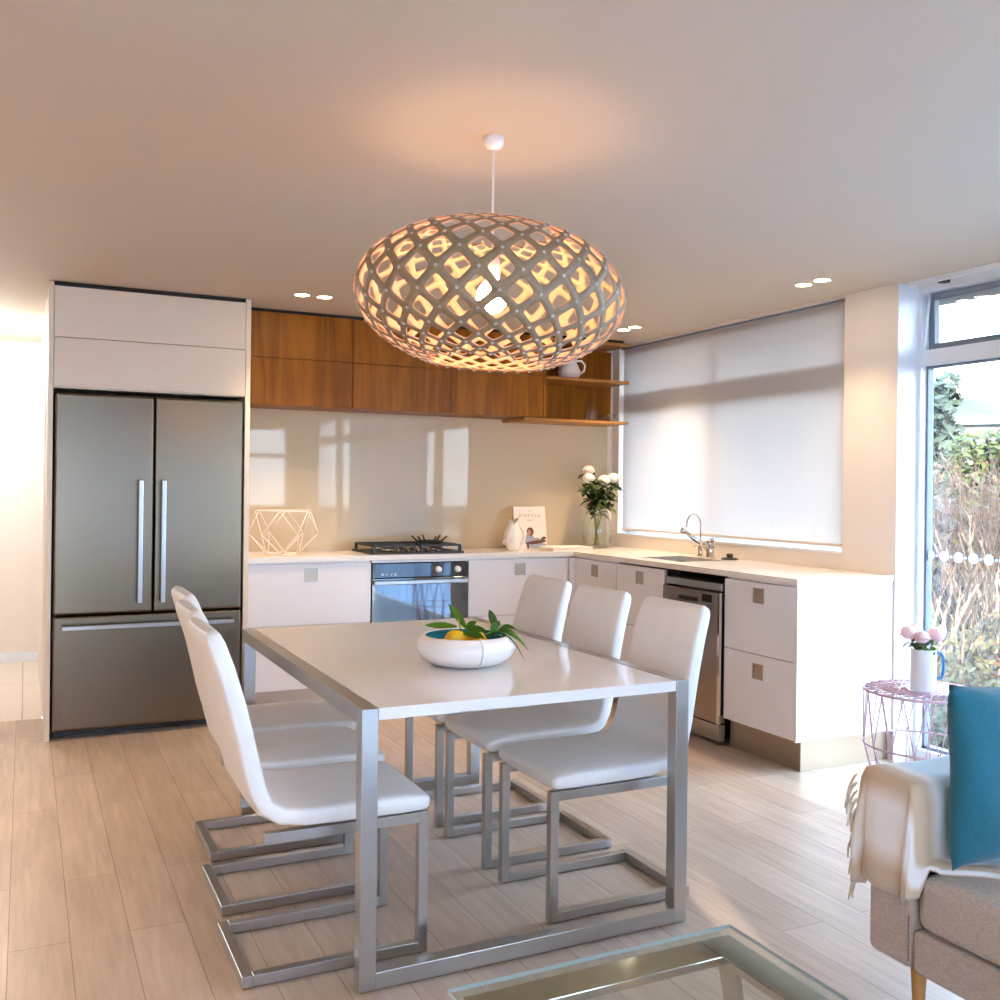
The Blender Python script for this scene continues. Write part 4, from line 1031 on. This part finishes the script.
for a in range(NA + 1):
    f = a / NA; y, z = path_at(f)
    for b in range(NB + 1):
        xf = 1.943 + .34 * max(0, (f - .70) / .30) + (.02 * math.sin(f * 40) if f > .76 else 0)
        if b <= NB - drop:
            g = b / (NB - drop); x = 2.62 + (xf - 2.62) * g + .006 * math.sin(f * 14) * (1 - g)
            zz = z + .003 * (1 + math.sin(g * 13 + f * 7)) + .003 * (1 + math.sin(f * 22 + g * 3)); yy = y - (.007 * (1 + math.sin(g * 17 + 1)) if z < ZA - .01 and z > .42 and f > .5 else 0)
            G[(a, b)] = bm.verts.new((x, yy, zz))
        else:
            h = (b - (NB - drop)) / drop
            L = min(.265 + .010 * math.sin(f * 19), z - .335) if f < .55 else (max(.012, z - .352) if f < .72 else .012)
            fold = .013 * (1 + math.sin(f * 21 + 1.0)) * h ** .8 + .020 * math.exp(-((f - .53) / .025) ** 2) * h ** .6
            x = xf - .011 * math.sin(min(1, h * 3) * PI / 2) - fold * (1 if f < .72 else 0)
            y2 = y - (.020 * h if f < .25 else 0)
            G[(a, b)] = bm.verts.new((x, y2, z + .004 - L * h))
for a in range(NA):
    for b in range(NB):
        f = bm.faces.new([G[(a, b)], G[(a + 1, b)], G[(a + 1, b + 1)], G[(a, b + 1)]]); f.smooth = True
        for lp, (aa, bb) in zip(f.loops, ((a, b), (a + 1, b), (a + 1, b + 1), (a, b + 1))): lp[uvl].uv = (bb / NB, aa / NA)
o = obj('cloth', bm, 'throw', t); md = o.modifiers.new('thick', 'SOLIDIFY'); md.thickness = .004; md.offset = 1
bm = bmesh.new()
def tassel(p, out, n=3, L=.085):
    p = Vector(p)
    for k in range(n):
        pts = [p]; d = Vector(out) * rnd.uniform(.5, 1.1); w_ = rnd.uniform(0, 6)
        for i in range(1, 8):
            g = i / 7; pts.append(p + d * .030 * (1 - (1 - g) ** 2) + Vector((.004 * math.sin(w_ + 7 * g), .004 * math.cos(w_ + 6 * g), 0)) * g - U * L * rnd.uniform(.93, 1.05) * g ** 1.25)
        bm_tube(bm, pts, [.0032, .0034, .003, .0032, .003, .003, .0026, .0012], 5)
for k in range(30):
    f = k / 29; x = 2.61 - .665 * f; y0, z0 = path[0]; tassel((x, y0 + .001, z0 + .004), (rnd.uniform(-.3, .3), .6, 0), 2, .075)
for k in range(13):
    f = k / 12; tassel((1.936, SYa + .024 - .018 * f, .605 - .25 * f), (-.55, .75, 0), 2, .07)
obj('fringe', bm, 'fringe', t)

# ------------------------------------------------------------------ wire side table with jug of peonies
PX, PY, PH, PR = 3.412, 2.920, .504, .236
t = thing('side_table', 'round dusty pink wire side table beside the tall window', 'side table', (PX, PY, 0))
def circ(r, z, n=48, o=0): return [(PX + r * math.cos(o + 2 * PI * k / n), PY + r * math.sin(o + 2 * PI * k / n), z) for k in range(n)]
def ringpt(r, z, k, n): return Vector((PX + r * math.cos(2 * PI * k / n), PY + r * math.sin(2 * PI * k / n), z))
tube('top_ring', 'pink_wire', circ(PR, PH - .006), .006, t, 8, True)
tube('waist_ring', 'pink_wire', circ(PR, .272), .0042, t, 8, True)
tube('base_ring', 'pink_wire', circ(.165, .006), .006, t, 8, True)
bm = bmesh.new()
for k in range(24):
    for s in (9, ): bm_tube(bm, [ringpt(PR, PH - .003, k, 24), ringpt(PR, PH - .003, k + s, 24)], .0028, 5)
    bm_tube(bm, [ringpt(PR, PH - .004, k, 24), ringpt(.06, PH - .004, k + 3, 24)], .0028, 5)
bm_tube(bm, [tuple(p) for p in circ(.06, PH - .004, 24)], .003, 6, closed=True)
obj('top_wires', bm, 'pink_wire', t)
bm = bmesh.new()
for k in range(16):
    a0 = ringpt(PR, PH - .006, k, 16)
    for s in (.5, -.5): bm_tube(bm, [a0, ringpt(PR, .272, k + s, 16), ringpt(.165, .006, k + s * 1.6, 16)], .0028, 5)
obj('side_wires', bm, 'pink_wire', t)
JX, JY = 3.395, 2.905
t = thing('enamel_jug', 'tall white enamel jug with blue handle on the pink wire table', 'jug', (JX, JY, PH))
lathe('body', 'white_enamel', [(0, 0), (.048, 0), (.051, .004), (.051, .168), (.0535, .174), (.050, .174), (.048, .166), (.047, .008), (0, .006)], (JX, JY, PH + .001), t, 32)
hd = Vector((.93, -.37, 0))
tube('handle', 'blue_enamel', [Vector((JX, JY, PH)) + hd * a + Vector((0, 0, z)) for a, z in ((.049, .155), (.075, .158), (.086, .14), (.087, .09), (.078, .052), (.05, .045))], .0062, t, 8)
PF = [((-.062, .0, .243), 'pink peony at the wall side of the white jug', .040), ((-.02, .045, .256), 'small pink peony behind the others in the white jug', .026), ((-.022, -.03, .230), 'pink peony hanging low at the front of the white jug', .036), ((.052, .0, .235), 'pink peony at the handle side of the white jug', .042)]
for i, (p, lab, r) in enumerate(PF):
    p = Vector((JX, JY, PH)) + rt * p[0] + fwd * p[1] + U * p[2]
    t = thing('peony', lab, 'flower', (JX, JY, PH + .02), 'pink peonies in the enamel jug')
    tube('stem', 'dark_leaf', [(JX + (p.x - JX) * -.2, JY + (p.y - JY) * -.2, PH + .02), (JX + (p.x - JX) * .5, JY + (p.y - JY) * .5, PH + .165), p], .003, t, 6)
    r *= 1.3; bm = bmesh.new(); flower_head(bm, p - U * r * .5, r, 5, 1.25, rnd.uniform(-.4, .4), 40 + i); bm_ball(bm, p - U * r * .02, r * .66, 12, 8, (1, 1, .85)); obj('flower_head', bm, 'pink_petal', t)
    bm = bmesh.new()
    for k in range(12):
        a = rnd.uniform(0, 2 * PI); b0 = Vector((JX, JY, PH + .17)).lerp(p, rnd.uniform(.1, .75)) + Vector((rnd.uniform(-.02, .02), rnd.uniform(-.02, .02), 0))
        leaf_blade(bm, b0, (math.cos(a), math.sin(a), rnd.uniform(-.2, .5)), rnd.uniform(.03, .055), rnd.uniform(.008, .013), .5)
    obj('leaves', bm, 'dark_leaf', t)

# ------------------------------------------------------------------ hall ceiling lamp (throws the white light in the hall)
t = thing('ceiling_lamp', 'round white ceiling lamp glowing in the hall', 'ceiling lamp', (-.42, 7.2, ZC))
lathe('base', 'white_trim', [(0, -.002), (.16, -.002), (.16, -.03), (0, -.03)], (-.42, 7.2, ZC), t, 28)
lathe('diffuser', 'hall_lamp', [(.15, -.031), (.14, -.07), (.09, -.095), (0, -.10)], (-.42, 7.2, ZC), t, 28)

# ------------------------------------------------------------------ outside
GZ0 = -1.25
struct(box('ground_outside', 'bank', (4.3, 300, -120, 260, GZ0 - .3, GZ0)))
struct(box('terrace_outside', 'concrete', (4.16, 5.4, -3.3, 3.6, -.25, -.05)))
struct(box('ground_outside_rear', 'concrete', (-30, 4.15, -40, YR - .14, -.3, -.05)))
struct(box('roof_eave', 'house_white', (4.15, 4.95, 2.2, 6.4, 2.46, 2.56)))
# far hill
bm = bmesh.new(); NX, NY = 50, 24; H = {}
for i in range(NX + 1):
    for j in range(NY + 1):
        s = -1 + 2 * i / NX; d = j / NY
        base = Vector((150 + 190 * d, 128 + 150 * d, 0)) + Vector((.64, -.77, 0)) * s * 150
        ridge = math.exp(-((s + .04) / .30) ** 2) * 34 + 10 * math.exp(-((s + .55) / .25) ** 2) + 7 * math.exp(-((s - .6) / .3) ** 2)
        z = ridge * math.sin(min(1, d * 1.8) * PI / 2) + 6 * noise.noise(base * .03) * d + 2.2 * noise.noise(base * .11) * d - 1.5
        H[(i, j)] = bm.verts.new(base + Vector((0, 0, z)))
for i in range(NX):
    for j in range(NY): bm.faces.new([H[(i, j)], H[(i + 1, j)], H[(i + 1, j + 1)], H[(i, j + 1)]]).smooth = True
struct(obj('hill', bm, 'hill'))
# scrub bank rising behind the bare trees
bm = bmesh.new(); NX, NY = 40, 16; H = {}
for i in range(NX + 1):
    for j in range(NY + 1):
        s = -1 + 2 * i / NX; d = j / NY; base = Vector((10.2 + 9 * d, 8.6 + 7 * d, 0)) + Vector((.66, -.75, 0)) * s * 16
        z = GZ0 + 2.3 * math.sin(min(1, d * 1.5) * PI / 2) + .5 * noise.noise(base * .6) * min(1, 4 * d)
        H[(i, j)] = bm.verts.new(base + Vector((0, 0, z)))
for i in range(NX):
    for j in range(NY): bm.faces.new([H[(i, j)], H[(i + 1, j)], H[(i + 1, j + 1)], H[(i, j + 1)]]).smooth = True
struct(obj('hill_bank', bm, 'bank'))
# white building on the slope
t = thing('house', 'long white house with pale green roof on the far slope', 'house', (55, 41, 2))
ang = math.radians(-52)
def hb(name, mat, a0, a1, b0, b1, z0, z1, par):
    bm = bmesh.new(); bm_box(bm, a0, a1, b0, b1, z0, z1); xform(bm, 0, Matrix.Translation((52.5, 41.4, 0)) @ Matrix.Rotation(ang, 4, 'Z')); return obj(name, bm, mat, par)
hb('wall', 'house_white', -1.6, 14, 0, 8, GZ0, 5.6, t); hb('roof', 'house_roof', -1.0, 14.3, -.4, 8.4, 5.6, 6.1, t)
for k in range(6): hb('window', 'house_window', -.6 + 2.0 * k, .3 + 2.0 * k, -.06, .05, 4.1, 4.9, t)
hb('garage_wall', 'brick_red', .3, 2.2, -.12, -.01, 2.6, 3.6, t)
hb('wing', 'house_white', -2.6, .2, -2.4, -.2, GZ0, 2.4, t)

def leaf_cloud(bm, c, rad, n, size, rnd, shell=.5, mi=0):
    for k in range(n):
        while True:
            p = Vector((rnd.uniform(-1, 1), rnd.uniform(-1, 1), rnd.uniform(-1, 1)))
            if shell < p.length < 1: break
        p = Vector((p.x * rad[0], p.y * rad[1], p.z * rad[2])) + Vector(c); a = Vector((rnd.uniform(-1, 1), rnd.uniform(-1, 1), rnd.uniform(-1, 1))).normalized(); b = a.orthogonal().normalized(); s = size * rnd.uniform(.6, 1.3)
        bm.faces.new([bm.verts.new(p - a * s), bm.verts.new(p + b * s * .45), bm.verts.new(p + a * s), bm.verts.new(p - b * s * .45)]).material_index = mi
rnd = random.Random(21)
# dark conifer
t = thing('evergreen_tree', 'dark green evergreen tree beside the tall window frame, below the hill', 'tree', (33.6, 28.1, GZ0))
tube('trunk', 'bark', [(33.4, 28.2, GZ0), (33.4, 28.2, 4)], .3, t, 8)
bm = bmesh.new()
for k in range(16):
    z = -1 + 6.4 * k / 15; r = 2.1 * (1 - .62 * k / 15)
    leaf_cloud(bm, (33.35 + rnd.uniform(-.7, .7), 28.25 + rnd.uniform(-.7, .7), z), (r * .8, r * .8, .9), 120, .33, rnd, .3)
obj('crown', bm, 'conifer', t)
# clipped hedge
t = thing('hedge', 'bright green hedge in front of the white house', 'hedge', (22.2, 16.9, GZ0))
bm = bmesh.new()
for k in range(16):
    f = k / 15; c = Vector((21.55, 17.32, 2.15)).lerp(Vector((24.4, 13.9, 2.6)), f); leaf_cloud(bm, c, (.6, .6, .75), 260, .12, rnd, .4); leaf_cloud(bm, c - Vector((0, 0, 1.6)), (.7, .7, 1.2), 160, .15, rnd, .4)
obj('foliage', bm, 'hedge', t)
tube('stem', 'bark', [(22.2, 16.9, GZ0), (22.2, 16.9, 1.6)], .1, t, 6)

def bare_tree(x, y, h, seed, lab, spread=.5):
    r = random.Random(seed); t = thing('bare_tree', lab, 'tree', (x, y, GZ0), 'bare pale trees outside the window')
    bm, tw = bmesh.new(), bmesh.new()
    def grow(p, d, L, rad, depth):
        pts = [p]; cur = Vector(p); dd = Vector(d)
        for s in range(3):
            dd = (dd + Vector((r.uniform(-.14, .14), r.uniform(-.14, .14), .05))).normalized(); cur = cur + dd * L / 3; pts.append(cur.copy())
        bm_tube(bm if depth < 3 else tw, pts, [rad, rad * .88, rad * .76, rad * .66] if depth < 3 else [rad * .7, rad * .6, rad * .5, rad * .4], 5 if depth < 3 else 3, caps=False)
        if depth >= 4 or rad < .0026: return
        n = 2 if depth < 2 else r.choice((2, 3))
        for k in range(n):
            a = r.uniform(0, 2 * PI); nd = (dd + Vector((math.cos(a), math.sin(a), 0)) * r.uniform(.28, .55) + Vector((0, 0, .12))).normalized()
            grow(pts[-1] if k < 2 else pts[2], nd, L * r.uniform(.62, .85), rad * .62, depth + 1)
    for s in range(3):
        a = r.uniform(0, 2 * PI); grow(Vector((x + r.uniform(-.1, .1), y + r.uniform(-.1, .1), GZ0)), Vector((math.cos(a) * spread * .4, math.sin(a) * spread * .4, 1)).normalized(), h * .34, .032 * r.uniform(.8, 1.2), 0)
    obj('trunk', bm, 'bark', t); obj('twigs', tw, 'twig', t)
TL = 'bare pale-stemmed shrubby tree in the thicket outside the tall window'
spots = [(6.6, 5.55, 2.75), (6.95, 5.45, 2.9), (7.3, 5.55, 3.1), (6.75, 5.05, 3.0), (7.75, 5.85, 3.3), (7.6, 6.35, 3.0), (8.2, 6.35, 3.4), (8.1, 6.9, 3.1), (8.6, 6.5, 3.5), (7.4, 5.0, 3.2), (8.9, 7.3, 3.4), (9.2, 6.9, 3.5), (8.9, 6.1, 3.4)]
for i, (x, y, h) in enumerate(spots): bare_tree(x, y, h * (.74 if x / y < 1.24 else .86), 100 + i, TL)
# low leafy shrubs at the foot of the trees
for i, (x, y, z, r_, mt) in enumerate(((6.35, 5.15, -.35, .5, 'bushleaf'), (6.75, 5.2, -.2, .6, 'autumn'), (6.6, 4.85, -.25, .6, 'bushleaf'), (7.2, 5.5, -.1, .65, 'bushleaf'), (6.2, 4.7, -.45, .5, 'bushleaf'), (7.1, 5.0, .1, .5, 'autumn'), (6.1, 5.2, -.7, .5, 'conifer'))):
    t = thing('shrub', 'low leafy shrub at the foot of the bare trees outside the window', 'shrub', (x, y, GZ0), 'leafy shrubs under the bare trees')
    bm = bmesh.new(); leaf_cloud(bm, (x, y, z), (r_, r_, r_ * .8), 420, .045, rnd, .2); leaf_cloud(bm, (x, y, GZ0 + .4), (r_, r_, .5), 200, .05, rnd, .2); obj('foliage', bm, mt, t)
    bm = bmesh.new()
    for k in range(5): bm_tube(bm, [(x, y, GZ0), (x + rnd.uniform(-.4, .4) * r_, y + rnd.uniform(-.4, .4) * r_, z + .2)], [.012, .006], 5)
    obj('stems', bm, 'twig', t)
# scrub masses on the bank: brown and green clumps
for i in range(9):
    f = i / 8; c = Vector((9.2, 8.0, 0)).lerp(Vector((11.4, 6.6, 0)), f) + Vector((rnd.uniform(-.3, .3), rnd.uniform(-.3, .3), 0))
    t = thing('scrub_bush', 'rounded scrub bush on the bank behind the bare trees', 'bush', (c.x, c.y, GZ0), 'scrub bushes on the bank')
    bm = bmesh.new(); leaf_cloud(bm, c + Vector((0, 0, .55 + .25 * rnd.random())), (.95, .95, 1.0), 700, .06, rnd, .3); leaf_cloud(bm, c + Vector((0, 0, -.5)), (.95, .95, .8), 300, .07, rnd, .3); obj('foliage', bm, ('twig', 'autumn', 'bank', 'hedge')[i % 4], t)
tag(box('garden_fence', 'fence', (5.9, 9.0, 6.62, 6.66, GZ0, -.02), origin=(7, 6.64, GZ0)), 'slate grey garden fence behind the low shrubs', 'fence')

# ------------------------------------------------------------------ light
w = bpy.data.worlds.new('sky'); scene.world = w; w.use_nodes = True; nt = w.node_tree; bg = nt.nodes['Background']
tc = nt.nodes.new('ShaderNodeTexCoord'); sp = nt.nodes.new('ShaderNodeSeparateXYZ'); nt.links.new(tc.outputs['Generated'], sp.inputs[0])
nt.links.new(ramp(nt, sp.outputs['Z'], [(0, (.68, .84, 1.0)), (.35, (.58, .78, 1.0)), (1, (.44, .68, 1.0))]), bg.inputs['Color'])
bg.inputs['Strength'].default_value = 7.6
def light(name, kind, loc, energy, color, **kw):
    l = bpy.data.lights.new(name, kind); l.energy = energy; l.color = color
    for k, v in kw.items(): setattr(l, k, v)
    o = bpy.data.objects.new(name, l); COL.objects.link(o); o.location = loc; return o
s = light('sun', 'SUN', (0, -5, 12), 11.0, (1.0, .84, .64), angle=.02)
s.rotation_euler = Vector((.30, .90, -.33)).to_track_quat('-Z', 'Y').to_euler()
def portal(loc, dirv, sx, sy):
    o = light('window_portal', 'AREA', loc, 1, (1, 1, 1), shape='RECTANGLE', size=sx, size_y=sy); o.data.cycles.is_portal = True
    o.rotation_euler = Vector(dirv).to_track_quat('-Z', 'Z').to_euler(); return o
portal((.9, YR - .15, 1.19), (0, 1, 0), 5.8, 2.18)
portal((4.15, .38, 1.2), (-1, 0, 0), 6.3, 2.35)
portal((4.07, 4.95, 1.69), (-1, 0, 0), 2.2, 1.36)
WARM = (1.0, .78, .55)
for lab, pts in DL:
    for (x, y) in pts:
        o = light('downlight_beam', 'SPOT', (x, y, ZC - .006), 14 if 'roller' in lab else (55 if 'open floor' in lab else 26), (1.0, .76, .50), spot_size=math.radians(95), spot_blend=.8, shadow_soft_size=.035)
light('hall_glow', 'POINT', (-.42, 7.2, ZC - .16), 24, (.88, .95, 1.0), shadow_soft_size=.12)

# ------------------------------------------------------------------ camera
cam = bpy.data.cameras.new('camera'); co = bpy.data.objects.new('camera', cam); COL.objects.link(co)
cam.sensor_fit = 'HORIZONTAL'; cam.sensor_width = 36; cam.lens = 36 * .9773; cam.clip_start = .05; cam.clip_end = 1000
cam.shift_y = -(500 - 488.6) / 1000
YAW, ROLL = .4525, .0115
f = Vector((math.sin(YAW), math.cos(YAW), 0)); r = Vector((math.cos(YAW), -math.sin(YAW), 0)); u = Vector((0, 0, 1))
r2 = r * math.cos(ROLL) + u * math.sin(ROLL); u2 = u * math.cos(ROLL) - r * math.sin(ROLL)
co.matrix_world = Matrix(((r2.x, u2.x, -f.x, 0), (r2.y, u2.y, -f.y, 0), (r2.z, u2.z, -f.z, 1.33), (0, 0, 0, 1)))
scene.camera = co
vs = scene.view_settings; vs.view_transform = 'Standard'; vs.look = 'None'; vs.exposure = 1.34; vs.gamma = 1; vs.use_curve_mapping = False
cy = scene.cycles; cy.max_bounces = 10; cy.diffuse_bounces = 6; cy.glossy_bounces = 5; cy.transparent_max_bounces = 16; cy.sample_clamp_indirect = 6; cy.use_denoising = True; cy.caustics_reflective = False; cy.caustics_refractive = False
